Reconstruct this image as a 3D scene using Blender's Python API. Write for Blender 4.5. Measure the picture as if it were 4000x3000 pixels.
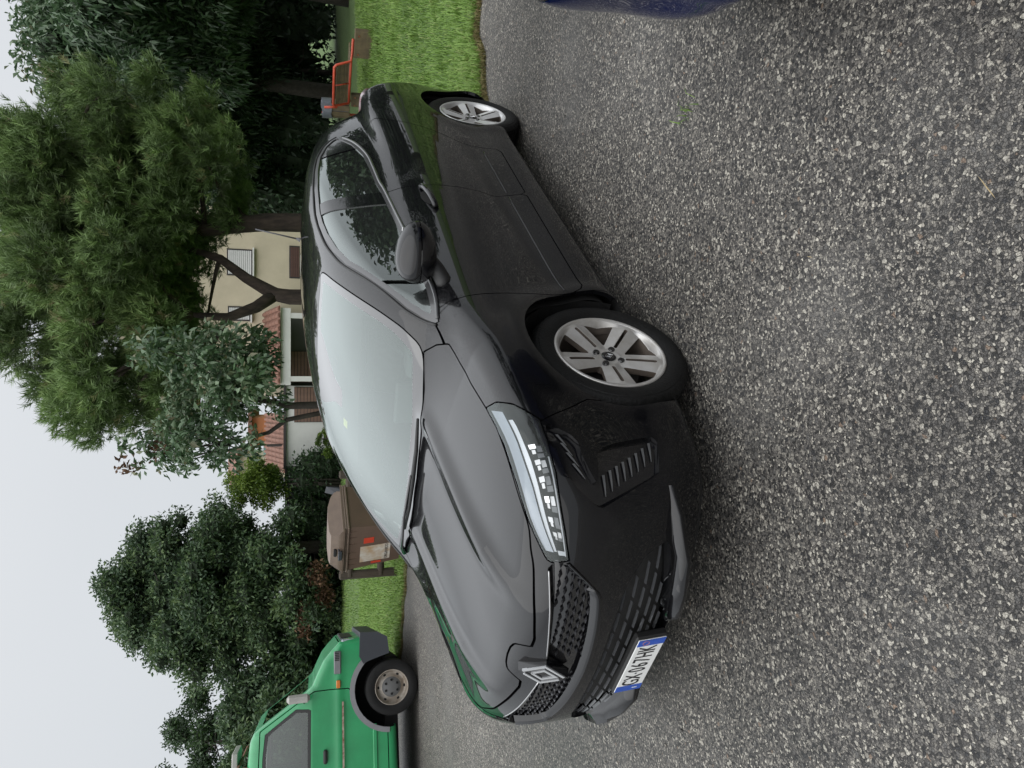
import bpy, math, random
import numpy as np
from mathutils import Vector, Matrix
random.seed(7); np.random.seed(7)
S = bpy.context.scene
for o in list(bpy.data.objects): bpy.data.objects.remove(o)
COL = S.collection

# ---------------------------------------------------------------- camera
CAM_H, PITCH, ROLL, FPX = 1.4296, 0.2914, -0.0380, 2702.4
cp, sp, cr, sr = math.cos(PITCH), math.sin(PITCH), math.cos(ROLL), math.sin(ROLL)
fwd = Vector((0, cp, -sp)); up0 = Vector((0, sp, cp)); rt0 = Vector((1, 0, 0))
rt = rt0 * cr + up0 * sr; up = up0 * cr - rt0 * sr
cam = bpy.data.cameras.new('camera'); camo = bpy.data.objects.new('camera', cam); COL.objects.link(camo)
cam.sensor_width = 36; cam.sensor_fit = 'HORIZONTAL'; cam.lens = 36 * FPX / 4000
cam.clip_start = .05; cam.clip_end = 2000
# the photograph is held on its side: picture right is down, picture top is to the right
m = Matrix(((-up.x, rt.x, -fwd.x, 0), (-up.y, rt.y, -fwd.y, 0), (-up.z, rt.z, -fwd.z, CAM_H), (0, 0, 0, 1)))
camo.matrix_world = m
S.camera = camo

# ---------------------------------------------------------------- sky, sun, exposure
SUN_EL, SUN_AZ = math.radians(58), math.radians(215)     # azimuth clockwise from +Y
W = bpy.data.worlds.new('World'); S.world = W; W.use_nodes = True
nt = W.node_tree; nt.nodes.clear()
sky = nt.nodes.new('ShaderNodeTexSky'); sky.sky_type = 'NISHITA'; sky.sun_disc = False
sky.sun_elevation = SUN_EL; sky.sun_rotation = SUN_AZ; sky.air_density = 1.0; sky.dust_density = 5.0
bg1 = nt.nodes.new('ShaderNodeBackground'); bg1.inputs['Strength'].default_value = .06
nt.links.new(sky.outputs[0], bg1.inputs['Color'])
tc = nt.nodes.new('ShaderNodeTexCoord'); sx = nt.nodes.new('ShaderNodeSeparateXYZ')
nt.links.new(tc.outputs['Generated'], sx.inputs[0])
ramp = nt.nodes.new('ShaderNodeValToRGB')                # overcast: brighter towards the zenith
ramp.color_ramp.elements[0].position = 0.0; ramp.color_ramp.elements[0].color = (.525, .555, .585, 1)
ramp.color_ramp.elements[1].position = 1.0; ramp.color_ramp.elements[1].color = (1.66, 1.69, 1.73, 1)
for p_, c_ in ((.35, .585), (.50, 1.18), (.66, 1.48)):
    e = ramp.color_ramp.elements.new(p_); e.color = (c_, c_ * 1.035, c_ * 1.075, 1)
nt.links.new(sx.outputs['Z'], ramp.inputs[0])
noi = nt.nodes.new('ShaderNodeTexNoise'); noi.inputs['Scale'].default_value = 1.6; noi.inputs['Detail'].default_value = 3
nt.links.new(tc.outputs['Generated'], noi.inputs['Vector'])
mr = nt.nodes.new('ShaderNodeMapRange'); mr.inputs['To Min'].default_value = .93; mr.inputs['To Max'].default_value = 1.07
nt.links.new(noi.outputs['Fac'], mr.inputs['Value'])
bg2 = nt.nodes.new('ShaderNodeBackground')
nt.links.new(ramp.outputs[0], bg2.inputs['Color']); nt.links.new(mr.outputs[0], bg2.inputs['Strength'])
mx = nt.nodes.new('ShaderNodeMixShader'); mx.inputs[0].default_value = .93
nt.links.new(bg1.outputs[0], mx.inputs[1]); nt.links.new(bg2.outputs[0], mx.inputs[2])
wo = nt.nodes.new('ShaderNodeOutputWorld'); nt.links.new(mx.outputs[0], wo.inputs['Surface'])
sun = bpy.data.lights.new('sun', 'SUN'); sun.energy = .9; sun.angle = math.radians(100); sun.color = (1, .97, .92)
suno = bpy.data.objects.new('sun', sun); COL.objects.link(suno)
sd = Vector((math.sin(SUN_AZ) * math.cos(SUN_EL), math.cos(SUN_AZ) * math.cos(SUN_EL), math.sin(SUN_EL)))
suno.rotation_euler = (-sd).to_track_quat('-Z', 'Y').to_euler()
S.view_settings.view_transform = 'Standard'; S.view_settings.look = 'None'
S.view_settings.exposure = 0.4; S.view_settings.gamma = 1.0; S.view_settings.use_curve_mapping = False
S.cycles.use_denoising = True
S.cycles.max_bounces = 8; S.cycles.transparent_max_bounces = 24
S.cycles.caustics_reflective = False; S.cycles.caustics_refractive = False

# ---------------------------------------------------------------- helpers
def cray(X, Y):
    """direction of the sight line through picture point (X, Y) of the 4000 x 3000 photograph"""
    return fwd + rt * ((1500 - Y) / FPX) - up * ((X - 2000) / FPX)
def gnd(X, Y, z=0.0):
    d = cray(X, Y); t = (z - CAM_H) / d.z
    return Vector((0, 0, CAM_H)) + d * t
def atd(X, Y, yy):
    d = cray(X, Y); return Vector((0, 0, CAM_H)) + d * (yy / d.y)

def tag(o, label=None, cat=None, group=None, kind=None):
    if label: o['label'] = label
    if cat: o['category'] = cat
    if group: o['group'] = group
    if kind: o['kind'] = kind
    return o
def empty(name, loc=(0, 0, 0), rz=0.0, parent=None):
    o = bpy.data.objects.new(name, None); COL.objects.link(o)
    o.location = loc; o.rotation_euler = (0, 0, rz); o.parent = parent; o.empty_display_size = .1
    return o
def obj_from(name, me, parent=None):
    o = bpy.data.objects.new(name, me); COL.objects.link(o); o.parent = parent
    return o
class MB:
    """collects vertices and faces"""
    def __init__(s): s.v = []; s.f = []; s.mi = []; s.cur = 0
    def add(s, vs, fs):
        b = len(s.v); s.v += [tuple(p) for p in vs]; s.f += [tuple(i + b for i in f) for f in fs]
        s.mi += [s.cur] * len(fs); return s
    def box(s, c, d, R=None, bev=0.0):
        x, y, z = [q / 2 for q in d]
        if bev <= 0:
            vs = [(i * x, j * y, k * z) for i in (-1, 1) for j in (-1, 1) for k in (-1, 1)]
            fs = [(0, 1, 3, 2), (4, 6, 7, 5), (0, 4, 5, 1), (2, 3, 7, 6), (0, 2, 6, 4), (1, 5, 7, 3)]
        else:
            b = min(bev, x * .99, y * .99, z * .99)
            vs = []; idx = {}
            for i in (-1, 1):
                for j in (-1, 1):
                    for k in (-1, 1):
                        for a, p in enumerate(((i * x, j * (y - b), k * (z - b)), (i * (x - b), j * y, k * (z - b)), (i * (x - b), j * (y - b), k * z))):
                            idx[i, j, k, a] = len(vs); vs.append(p)
            fs = []
            for i in (-1, 1):
                fs.append([idx[i, j, k, 0] for j, k in ((-1, -1), (1, -1), (1, 1), (-1, 1))][::i])
                fs.append([idx[j, i, k, 1] for j, k in ((-1, -1), (-1, 1), (1, 1), (1, -1))][::i])
                fs.append([idx[j, k, i, 2] for j, k in ((-1, -1), (1, -1), (1, 1), (-1, 1))][::i])
            for i in (-1, 1):
                for j in (-1, 1):
                    q = [idx[i, j, -1, 0], idx[i, j, 1, 0], idx[i, j, 1, 1], idx[i, j, -1, 1]]; fs.append(q[::-1 * i * j])
                    q = [idx[i, -1, j, 0], idx[i, 1, j, 0], idx[i, 1, j, 2], idx[i, -1, j, 2]]; fs.append(q[::i * j])
                    q = [idx[-1, i, j, 1], idx[1, i, j, 1], idx[1, i, j, 2], idx[-1, i, j, 2]]; fs.append(q[::-1 * i * j])
                    for k in (-1, 1):
                        fs.append([idx[i, j, k, 0], idx[i, j, k, 1], idx[i, j, k, 2]][::i * j * k])
        c = Vector(c)
        vs = [(R @ Vector(p) if R else Vector(p)) + c for p in vs]
        return s.add(vs, fs)
    def tube(s, pts, r, n=8, caps=True, closed=False):
        pts = [Vector(p) for p in pts]; m_ = len(pts)
        rr = r if isinstance(r, (list, tuple)) else [r] * m_
        base = len(s.v); ref = None; vs = []
        for i, p in enumerate(pts):
            a = pts[i - 1] if (i > 0 or closed) else p; b = pts[(i + 1) % m_] if (i < m_ - 1 or closed) else p
            t = (b - a).normalized()
            if ref is None:
                ref = t.orthogonal().normalized()
            ref = (ref - t * ref.dot(t)).normalized(); bi = t.cross(ref)
            for k in range(n):
                an = 2 * math.pi * k / n
                vs.append(p + (ref * math.cos(an) + bi * math.sin(an)) * rr[i])
        fs = []
        for i in range(m_ if closed else m_ - 1):
            j = (i + 1) % m_
            for k in range(n):
                k2 = (k + 1) % n
                fs.append((i * n + k, i * n + k2, j * n + k2, j * n + k))
        if caps and not closed:
            fs.append(tuple(range(n))[::-1]); fs.append(tuple((m_ - 1) * n + k for k in range(n)))
        return s.add(vs, fs)
    def lathe(s, prof, n=32, ax=1, c=(0, 0, 0), close=False):
        """prof: list of (radius, offset along axis); axis index ax"""
        vs = []; fs = []
        o = [0, 1, 2]; o.remove(ax)
        for i in range(n):
            a = 2 * math.pi * i / n
            for r, h in prof:
                p = [0, 0, 0]; p[ax] = h; p[o[0]] = r * math.cos(a); p[o[1]] = r * math.sin(a)
                vs.append((p[0] + c[0], p[1] + c[1], p[2] + c[2]))
        k = len(prof)
        for i in range(n):
            j = (i + 1) % n
            for q in range(k if close else k - 1):
                q2 = (q + 1) % k
                fs.append((i * k + q, i * k + q2, j * k + q2, j * k + q))
        return s.add(vs, fs)
    def prism(s, poly, fr, fl):
        """extrude 2D polygon; fr / fl map (u, v) to 3D for the two ends"""
        n = len(poly); vs = [fr(*p) for p in poly] + [fl(*p) for p in poly]
        fs = [tuple(range(n)), tuple(range(2 * n - 1, n - 1, -1))]
        for i in range(n):
            j = (i + 1) % n; fs.append((i, i + n, j + n, j))
        return s.add(vs, fs)
    def mesh(s, name, mats, smooth=False, ang=None):
        me = bpy.data.meshes.new(name); me.from_pydata([tuple(p) for p in s.v], [], s.f)
        for m_ in (mats if isinstance(mats, (list, tuple)) else [mats]): me.materials.append(m_)
        if any(s.mi): me.polygons.foreach_set('material_index', s.mi)
        if smooth or ang:
            me.polygons.foreach_set('use_smooth', [True] * len(me.polygons))
            if ang: me.set_sharp_from_angle(angle=math.radians(ang))
        me.update(); return me
    def build(s, name, mats, parent=None, smooth=False, ang=None):
        return obj_from(name, s.mesh(name, mats, smooth, ang), parent)
def np_mesh(name, V, Fq, mats, smooth=False, mi=None):
    """mesh from numpy arrays; Fq is (m, 3) or (m, 4)"""
    me = bpy.data.meshes.new(name); k = Fq.shape[1]; m_ = len(Fq)
    me.vertices.add(len(V)); me.vertices.foreach_set('co', np.ascontiguousarray(V, np.float32).ravel())
    me.loops.add(m_ * k); me.loops.foreach_set('vertex_index', np.ascontiguousarray(Fq, np.int32).ravel())
    me.polygons.add(m_); me.polygons.foreach_set('loop_start', np.arange(0, m_ * k, k, dtype=np.int32))
    me.polygons.foreach_set('loop_total', np.full(m_, k, np.int32))
    for q in (mats if isinstance(mats, (list, tuple)) else [mats]): me.materials.append(q)
    if mi is not None: me.polygons.foreach_set('material_index', np.asarray(mi, np.int32))
    if smooth: me.polygons.foreach_set('use_smooth', np.ones(m_, bool))
    me.update(calc_edges=True); return me
def copy_tree(o, parent=None):
    c = o.copy(); COL.objects.link(c); c.parent = parent
    for ch in o.children: copy_tree(ch, c)
    return c

# ---------------------------------------------------------------- materials
def _n(nt, t, **kw):
    n = nt.nodes.new(t)
    for k, v in kw.items():
        if k in n.inputs: n.inputs[k].default_value = v
        else: setattr(n, k, v)
    return n
def mat(name, col, rough=.6, metal=0.0, spec=.5, coat=0.0, var=0.0, vscale=8.0, col2=None, bump=0.0, bscale=40.0, detail=4.0, stretch=None, emit=0.0, coords='Object', coat_rough=.03, rvar=0.0, ior=None):
    """principled material with noise colour variation and noise relief"""
    M = bpy.data.materials.new(name); M.use_nodes = True; nt = M.node_tree; B = nt.nodes['Principled BSDF']
    c = tuple(col) + (1,) if len(col) == 3 else col
    B.inputs['Base Color'].default_value = c; B.inputs['Roughness'].default_value = rough; B.inputs['Metallic'].default_value = metal
    B.inputs['Specular IOR Level'].default_value = spec; B.inputs['Coat Weight'].default_value = coat; B.inputs['Coat Roughness'].default_value = coat_rough
    if ior: B.inputs['IOR'].default_value = ior; B.inputs['Coat IOR'].default_value = ior
    if emit: B.inputs['Emission Color'].default_value = c; B.inputs['Emission Strength'].default_value = emit
    if var or col2 or bump or rvar:
        t = _n(nt, 'ShaderNodeTexCoord'); src = t.outputs[coords]
        if stretch:
            mp = _n(nt, 'ShaderNodeMapping'); mp.inputs['Scale'].default_value = stretch
            nt.links.new(src, mp.inputs[0]); src = mp.outputs[0]
    if var or col2:
        nz = _n(nt, 'ShaderNodeTexNoise', Scale=vscale, Detail=detail, Roughness=.6); nt.links.new(src, nz.inputs['Vector'])
        r = _n(nt, 'ShaderNodeValToRGB'); a, b = r.color_ramp.elements
        a.position, b.position = .3, .7
        c2 = tuple(col2) + (1,) if col2 else tuple(q * (1 + var) for q in c[:3]) + (1,)
        c1 = c if col2 else tuple(q * (1 - var) for q in c[:3]) + (1,)
        a.color, b.color = c1, c2
        nt.links.new(nz.outputs['Fac'], r.inputs[0]); nt.links.new(r.outputs[0], B.inputs['Base Color'])
    if rvar:
        nz = _n(nt, 'ShaderNodeTexNoise', Scale=vscale * 1.7, Detail=5.0); nt.links.new(src, nz.inputs['Vector'])
        q = _n(nt, 'ShaderNodeMapRange'); q.inputs['From Min'].default_value = .3; q.inputs['From Max'].default_value = .7
        q.inputs['To Min'].default_value = max(0, rough - rvar); q.inputs['To Max'].default_value = min(1, rough + rvar)
        nt.links.new(nz.outputs['Fac'], q.inputs['Value']); nt.links.new(q.outputs[0], B.inputs['Roughness'])
    if bump:
        nz = _n(nt, 'ShaderNodeTexNoise', Scale=bscale, Detail=6.0); nt.links.new(src, nz.inputs['Vector'])
        bp = _n(nt, 'ShaderNodeBump', Strength=bump); bp.inputs['Distance'].default_value = .02
        nt.links.new(nz.outputs['Fac'], bp.inputs['Height']); nt.links.new(bp.outputs[0], B.inputs['Normal'])
    return M
def glass_mat(name, tint, haze=0.0, ior=1.5, hazecol=(.8, .85, .83), boost=1.6):
    M = bpy.data.materials.new(name); M.use_nodes = True; nt = M.node_tree; nt.nodes.clear()
    tr = _n(nt, 'ShaderNodeBsdfTransparent'); tr.inputs['Color'].default_value = tuple(tint) + (1,)
    gl = _n(nt, 'ShaderNodeBsdfGlossy'); gl.inputs['Roughness'].default_value = .0; gl.inputs['Color'].default_value = (.93, 1, .98, 1)
    fr = _n(nt, 'ShaderNodeFresnel', IOR=ior)
    mu = _n(nt, 'ShaderNodeMath', operation='MULTIPLY', use_clamp=True); mu.inputs[1].default_value = boost
    nt.links.new(fr.outputs[0], mu.inputs[0])
    base = tr.outputs[0]
    if haze:
        df = _n(nt, 'ShaderNodeBsdfDiffuse'); df.inputs['Color'].default_value = tuple(hazecol) + (1,)
        m1 = _n(nt, 'ShaderNodeMixShader')
        t = _n(nt, 'ShaderNodeTexCoord'); nz = _n(nt, 'ShaderNodeTexNoise', Scale=2.5, Detail=3.0); nt.links.new(t.outputs['Object'], nz.inputs['Vector'])
        q = _n(nt, 'ShaderNodeMapRange'); q.inputs['To Min'].default_value = haze * .8; q.inputs['To Max'].default_value = haze * 1.2
        nt.links.new(nz.outputs['Fac'], q.inputs['Value']); nt.links.new(q.outputs[0], m1.inputs[0])
        nt.links.new(tr.outputs[0], m1.inputs[1]); nt.links.new(df.outputs[0], m1.inputs[2]); base = m1.outputs[0]
    m2 = _n(nt, 'ShaderNodeMixShader'); nt.links.new(mu.outputs[0], m2.inputs[0])
    nt.links.new(base, m2.inputs[1]); nt.links.new(gl.outputs[0], m2.inputs[2])
    out = _n(nt, 'ShaderNodeOutputMaterial'); nt.links.new(m2.outputs[0], out.inputs['Surface'])
    return M

# ---------------------------------------------------------------- smooth bodies: implicit surface -> mesh -> panels
class Spl:
    """natural cubic spline, linear outside"""
    def __init__(s,pts):
        pts=sorted(pts); s.x=np.array([p[0] for p in pts],float); s.y=np.array([p[1] for p in pts],float)
        n=len(s.x); h=np.diff(s.x); A=np.eye(n); b=np.zeros(n)
        for i in range(1,n-1):
            A[i,i-1]=h[i-1];A[i,i]=2*(h[i-1]+h[i]);A[i,i+1]=h[i]
            b[i]=6*((s.y[i+1]-s.y[i])/h[i]-(s.y[i]-s.y[i-1])/h[i-1])
        s.m=np.linalg.solve(A,b); s.h=h
    def __call__(s,t):
        t=np.asarray(t,float); k=np.clip(np.searchsorted(s.x,t)-1,0,len(s.x)-2)
        tc=np.clip(t,s.x[0],s.x[-1]); h=s.h[k]; a=(s.x[k+1]-tc)/h; b=(tc-s.x[k])/h
        v=a*s.y[k]+b*s.y[k+1]+((a**3-a)*s.m[k]+(b**3-b)*s.m[k+1])*h*h/6
        d0=(s.y[1]-s.y[0])/s.h[0]-s.h[0]*s.m[1]/6; d1=(s.y[-1]-s.y[-2])/s.h[-1]+s.h[-1]*s.m[-2]/6
        return v+np.where(t<s.x[0],(t-s.x[0])*d0,0)+np.where(t>s.x[-1],(t-s.x[-1])*d1,0)
def smax(a,b,k):
    h=np.maximum(k-np.abs(a-b),0)/k
    return np.maximum(a,b)+h*h*k*.25
def smin(a,b,k): return -smax(-a,-b,k)
class H:
    """panel: vertices, normals, faces"""
    def __init__(s, V, N, F): s.V = np.asarray(V, float); s.N = np.asarray(N, float); s.F = F
    def copy(s): return H(s.V.copy(), s.N.copy(), list(s.F))
    def off(s, d): return H(s.V - s.N * d, s.N.copy(), list(s.F))
    def mirror(s):
        k = np.array([1, -1, 1.0]); return H(s.V * k, s.N * k, [f[::-1] for f in s.F])
    def join(s, o):
        b = len(s.V); return H(np.vstack([s.V, o.V]), np.vstack([s.N, o.N]), s.F + [tuple(i + b for i in f) for f in o.F])
    def compact(s):
        used = sorted({i for f in s.F for i in f}); mp = {j: i for i, j in enumerate(used)}
        return H(s.V[used] if used else np.zeros((0, 3)), s.N[used] if used else np.zeros((0, 3)), [tuple(mp[i] for i in f) for f in s.F])
def grad(Fn, P, e=2e-4):
    x, y, z = P[:, 0], P[:, 1], P[:, 2]
    return np.stack([(Fn(x + e, y, z) - Fn(x - e, y, z)), (Fn(x, y + e, z) - Fn(x, y - e, z)), (Fn(x, y, z + e) - Fn(x, y, z - e))], 1) / (2 * e)
def snets(Fn, lo, hi, st):
    ax = [np.arange(lo[i], hi[i] + st, st) for i in range(3)]
    G = np.broadcast_to(Fn(ax[0][:, None, None], ax[1][None, :, None], ax[2][None, None, :]), tuple(len(a) for a in ax))
    I = G < 0; nx, ny, nz = I.shape
    c = sum(I[a:nx - 1 + a, b:ny - 1 + b, d:nz - 1 + d].astype(np.int8) for a in (0, 1) for b in (0, 1) for d in (0, 1))
    act = np.argwhere((c > 0) & (c < 8)); idx = np.full((nx - 1, ny - 1, nz - 1), -1, np.int32); idx[tuple(act.T)] = np.arange(len(act))
    cor = [(a, b, d) for a in (0, 1) for b in (0, 1) for d in (0, 1)]
    val = np.stack([G[act[:, 0] + a, act[:, 1] + b, act[:, 2] + d] for a, b, d in cor], 1); cor = np.array(cor, float)
    acc = np.zeros((len(act), 3)); cnt = np.zeros(len(act))
    for i in range(8):
        for j in range(i + 1, 8):
            if np.abs(cor[i] - cor[j]).sum() != 1: continue
            a, b = val[:, i], val[:, j]; m_ = (a < 0) != (b < 0); t = np.where(m_, a / np.where(m_, a - b, 1), 0)
            acc += np.where(m_[:, None], cor[i] + t[:, None] * (cor[j] - cor[i]), 0); cnt += m_
    V = (act + acc / cnt[:, None]) * st + np.array([a[0] for a in ax])
    for _ in range(5):
        g = grad(Fn, V); f = Fn(V[:, 0], V[:, 1], V[:, 2]); s_ = -f / np.maximum((g * g).sum(1), .05)
        dV = g * s_[:, None]; L = np.linalg.norm(dV, axis=1); dV *= np.minimum(1, .6 * st / np.maximum(L, 1e-9))[:, None]; V += dV
    g = grad(Fn, V, 1.5e-3); N = g / np.linalg.norm(g, axis=1)[:, None]
    fs = []
    for k in range(3):
        a, b = [q for q in range(3) if q != k]
        sl0 = [slice(None)] * 3; sl1 = [slice(None)] * 3; sl0[k] = slice(0, -1); sl1[k] = slice(1, None)
        ch = np.argwhere(I[tuple(sl0)] != I[tuple(sl1)])
        ch = ch[(ch[:, a] > 0) & (ch[:, b] > 0) & (ch[:, a] < I.shape[a] - 1) & (ch[:, b] < I.shape[b] - 1)]
        ins = I[tuple(ch.T)]
        def cell(da, db):
            q = ch.copy(); q[:, a] += da; q[:, b] += db; return idx[tuple(q.T)]
        q = np.stack([cell(-1, -1), cell(0, -1), cell(0, 0), cell(-1, 0)], 1)
        flip = ins if k != 1 else ~ins
        q[~flip] = q[~flip][:, ::-1]
        fs.append(q)
    Q = np.vstack(fs); Q = Q[(Q >= 0).all(1)]
    return H(V, N, [tuple(r) for r in Q.tolist()])
def clip(h, d):
    """the part of a panel where d > 0"""
    d = np.asarray(d, float); d = np.where(np.abs(d) < 1e-6, 1e-6, d); p = (d > 0).tolist(); V = h.V.tolist(); N = h.N.tolist(); out = []; key = {}
    for f in h.F:
        s_ = sum(p[i] for i in f)
        if s_ == len(f): out.append(f); continue
        if s_ == 0: continue
        q = []
        for a, b in zip(f, f[1:] + f[:1]):
            if p[a]: q.append(a)
            if p[a] != p[b]:
                k = (a, b) if a < b else (b, a)
                if k not in key:
                    t = d[k[0]] / (d[k[0]] - d[k[1]]); va, vb, na, nb = V[k[0]], V[k[1]], N[k[0]], N[k[1]]
                    key[k] = len(V); V.append([va[i] + t * (vb[i] - va[i]) for i in range(3)]); N.append([na[i] + t * (nb[i] - na[i]) for i in range(3)])
                q.append(key[k])
        if len(q) > 2: out.append(tuple(q))
    return H(V, N, out).compact()
def split(h, d, gap=0.0):
    return clip(h, d - gap / 2), clip(h, -d - gap / 2)
def basis(dv):
    dv = Vector(dv).normalized(); a = Vector((0, 0, 1)) if abs(dv.z) < .9 else Vector((1, 0, 0))
    u = a.cross(dv).normalized(); v = dv.cross(u)
    return np.array(u), np.array(v), np.array(dv)
def poly2(pts, P):
    """signed distance to a 2D polygon, positive inside"""
    pts = np.asarray(pts, float); best = np.full(len(P), 1e9); ins = np.zeros(len(P), bool)
    for a, b in zip(pts, np.roll(pts, -1, 0)):
        e = b - a; w = P - a; t = np.clip((w @ e) / (e @ e), 0, 1); q = w - t[:, None] * e
        best = np.minimum(best, (q * q).sum(1))
        c = ((a[1] <= P[:, 1]) & (b[1] > P[:, 1])) | ((b[1] <= P[:, 1]) & (a[1] > P[:, 1]))
        ins ^= c & (P[:, 0] < e[0] * (P[:, 1] - a[1]) / (e[1] if e[1] else 1e-9) + a[0])
    d = np.sqrt(best); return np.where(ins, d, -d)
def smooth_poly(pts, n=4, closed=True):
    """Catmull-Rom through the points"""
    P = np.asarray(pts, float); m_ = len(P); out = []
    for i in range(m_ if closed else m_ - 1):
        g = lambda k: P[k % m_] if closed else P[min(max(k, 0), m_ - 1)]
        p0, p1, p2, p3 = g(i - 1), g(i), g(i + 1), g(i + 2)
        for k in range(n):
            t = k / n
            out.append(.5 * ((2 * p1) + (-p0 + p2) * t + (2 * p0 - 5 * p1 + 4 * p2 - p3) * t * t + (-p0 + 3 * p1 - 3 * p2 + p3) * t ** 3))
    if not closed: out.append(P[-1])
    return np.array(out)
def psd(h, pts3, dv, facing=.05):
    """signed distance of a panel's vertices to an outline seen along dv"""
    u, v, w = basis(dv); Q = np.asarray(pts3, float)
    d = poly2(np.stack([Q @ u, Q @ v], 1), np.stack([h.V @ u, h.V @ v], 1))
    return np.where(h.N @ w < facing, -np.abs(d) - .01, d)
def flange(h, depth, shift=0.0, skip_mid=True):
    """turned-in edges of a panel, as a separate H"""
    cnt = {}
    for f in h.F:
        for a, b in zip(f, f[1:] + f[:1]):
            k = (a, b) if a < b else (b, a)
            cnt[k] = None if k in cnt else (a, b)
    ed = [e for e in cnt.values() if e]
    if skip_mid: ed = [e for e in ed if not (abs(h.V[e[0]][1]) < 1e-3 and abs(h.V[e[1]][1]) < 1e-3)]
    if not ed: return None
    out = {}
    for a, b in ed:
        t = np.cross(h.V[b] - h.V[a], h.N[a]); L = np.linalg.norm(t)
        if L > 1e-9:
            t /= L
            for k in (a, b): out[k] = out.get(k, 0) + t
    ks = sorted({i for e in ed for i in e}); mp = {k: i for i, k in enumerate(ks)}; n = len(ks)
    O = np.array([out.get(k, np.zeros(3)) for k in ks]); O = O / np.maximum(np.linalg.norm(O, axis=1), 1e-9)[:, None]
    A = h.V[ks]; B = A - h.N[ks] * depth + O * shift
    if skip_mid:
        mid = np.abs(A[:, 1]) < 1e-3; B[mid, 1] = 0
    nn = O * depth + h.N[ks] * shift; nn = nn / np.maximum(np.linalg.norm(nn, axis=1), 1e-9)[:, None]
    fs = [(mp[b], mp[a], mp[a] + n, mp[b] + n) for a, b in ed]
    return H(np.vstack([A, B]), np.vstack([nn, nn]), fs)
def panel(name, h, material, parent, depth=.014, shift=0.0, sym=False, fmat=None):
    g = h
    fl = flange(h, depth, shift) if depth else None
    nb = len(h.F)
    if fl is not None: g = h.join(fl)
    if sym:
        k = len(g.F); g = g.join(g.mirror())
    me = bpy.data.meshes.new(name); me.from_pydata(g.V.tolist(), [], g.F); me.materials.append(material)
    if fmat is not None and fl is not None:
        me.materials.append(fmat); q = np.zeros(len(g.F), np.int32); q[nb:] = 1
        if sym: q[:] = 0; q[nb:k] = 1; q[k + nb:] = 1
        me.polygons.foreach_set('material_index', q)
    me.polygons.foreach_set('use_smooth', [True] * len(me.polygons))
    L = np.linalg.norm(g.N, axis=1); N = g.N / np.maximum(L, 1e-9)[:, None]
    me.normals_split_custom_set_from_vertices(N.tolist()); me.update()
    return obj_from(name, me, parent)

# ---------------------------------------------------------------- car materials
def paint_mat(name, base, flake=.35, drops=.5):
    M = bpy.data.materials.new(name); M.use_nodes = True; nt = M.node_tree; B = nt.nodes['Principled BSDF']
    B.inputs['Base Color'].default_value = tuple(base) + (1,); B.inputs['Metallic'].default_value = flake; B.inputs['Roughness'].default_value = .34
    B.inputs['Specular IOR Level'].default_value = 0
    B.inputs['Coat Weight'].default_value = 1.0; B.inputs['Coat Roughness'].default_value = .015; B.inputs['Coat IOR'].default_value = 1.47
    t = _n(nt, 'ShaderNodeTexCoord')
    # rain beads: small rounded dots, in patches
    vo = _n(nt, 'ShaderNodeTexVoronoi', Scale=150.0); nt.links.new(t.outputs['Object'], vo.inputs['Vector'])
    m1 = _n(nt, 'ShaderNodeMapRange', interpolation_type='SMOOTHSTEP'); m1.inputs['From Min'].default_value = .16; m1.inputs['From Max'].default_value = .36
    m1.inputs['To Min'].default_value = 1; m1.inputs['To Max'].default_value = 0
    nt.links.new(vo.outputs['Distance'], m1.inputs['Value'])
    nz = _n(nt, 'ShaderNodeTexNoise', Scale=3.2, Detail=4.0); nt.links.new(t.outputs['Object'], nz.inputs['Vector'])
    m2 = _n(nt, 'ShaderNodeMapRange'); m2.inputs['From Min'].default_value = .52; m2.inputs['From Max'].default_value = .62
    nt.links.new(nz.outputs['Fac'], m2.inputs['Value'])
    sx_ = _n(nt, 'ShaderNodeSeparateXYZ'); nt.links.new(t.outputs['Object'], sx_.inputs[0])
    ab = _n(nt, 'ShaderNodeMath', operation='ABSOLUTE'); nt.links.new(sx_.outputs['Y'], ab.inputs[0])
    m4 = _n(nt, 'ShaderNodeMapRange'); m4.inputs['From Min'].default_value = .76; m4.inputs['From Max'].default_value = .86; nt.links.new(sx_.outputs['Z'], m4.inputs['Value'])
    mm = _n(nt, 'ShaderNodeMath', operation='MULTIPLY'); nt.links.new(m2.outputs[0], mm.inputs[0]); nt.links.new(m4.outputs[0], mm.inputs[1]); m2 = mm
    m3 = _n(nt, 'ShaderNodeMapRange'); m3.inputs['From Min'].default_value = .66; m3.inputs['From Max'].default_value = .74; nt.links.new(ab.outputs[0], m3.inputs['Value'])
    mu = _n(nt, 'ShaderNodeMath', operation='MULTIPLY'); nt.links.new(m1.outputs[0], mu.inputs[0]); nt.links.new(m2.outputs[0], mu.inputs[1])
    mu2 = _n(nt, 'ShaderNodeMath', operation='MULTIPLY'); nt.links.new(mu.outputs[0], mu2.inputs[0]); nt.links.new(m3.outputs[0], mu2.inputs[1])
    bp = _n(nt, 'ShaderNodeBump', Strength=drops); bp.inputs['Distance'].default_value = .0016
    nt.links.new(mu2.outputs[0], bp.inputs['Height']); nt.links.new(bp.outputs[0], B.inputs['Coat Normal'])
    nt.links.new(bp.outputs[0], B.inputs['Normal'])
    return M
PAINT = paint_mat('black_paint', (.006, .0061, .007), .3)
BLUE = paint_mat('blue_paint', (.006, .014, .075), .25, .1)
GLOSSB = mat('gloss_black_plastic', (.006, .006, .007), .12, coat=.6, ior=1.5)
MATTEB = mat('matte_black_plastic', (.012, .012, .012), .55, bump=.15, bscale=300)
LINER = mat('wheel_well_black', (.004, .004, .004), .9)
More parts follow.
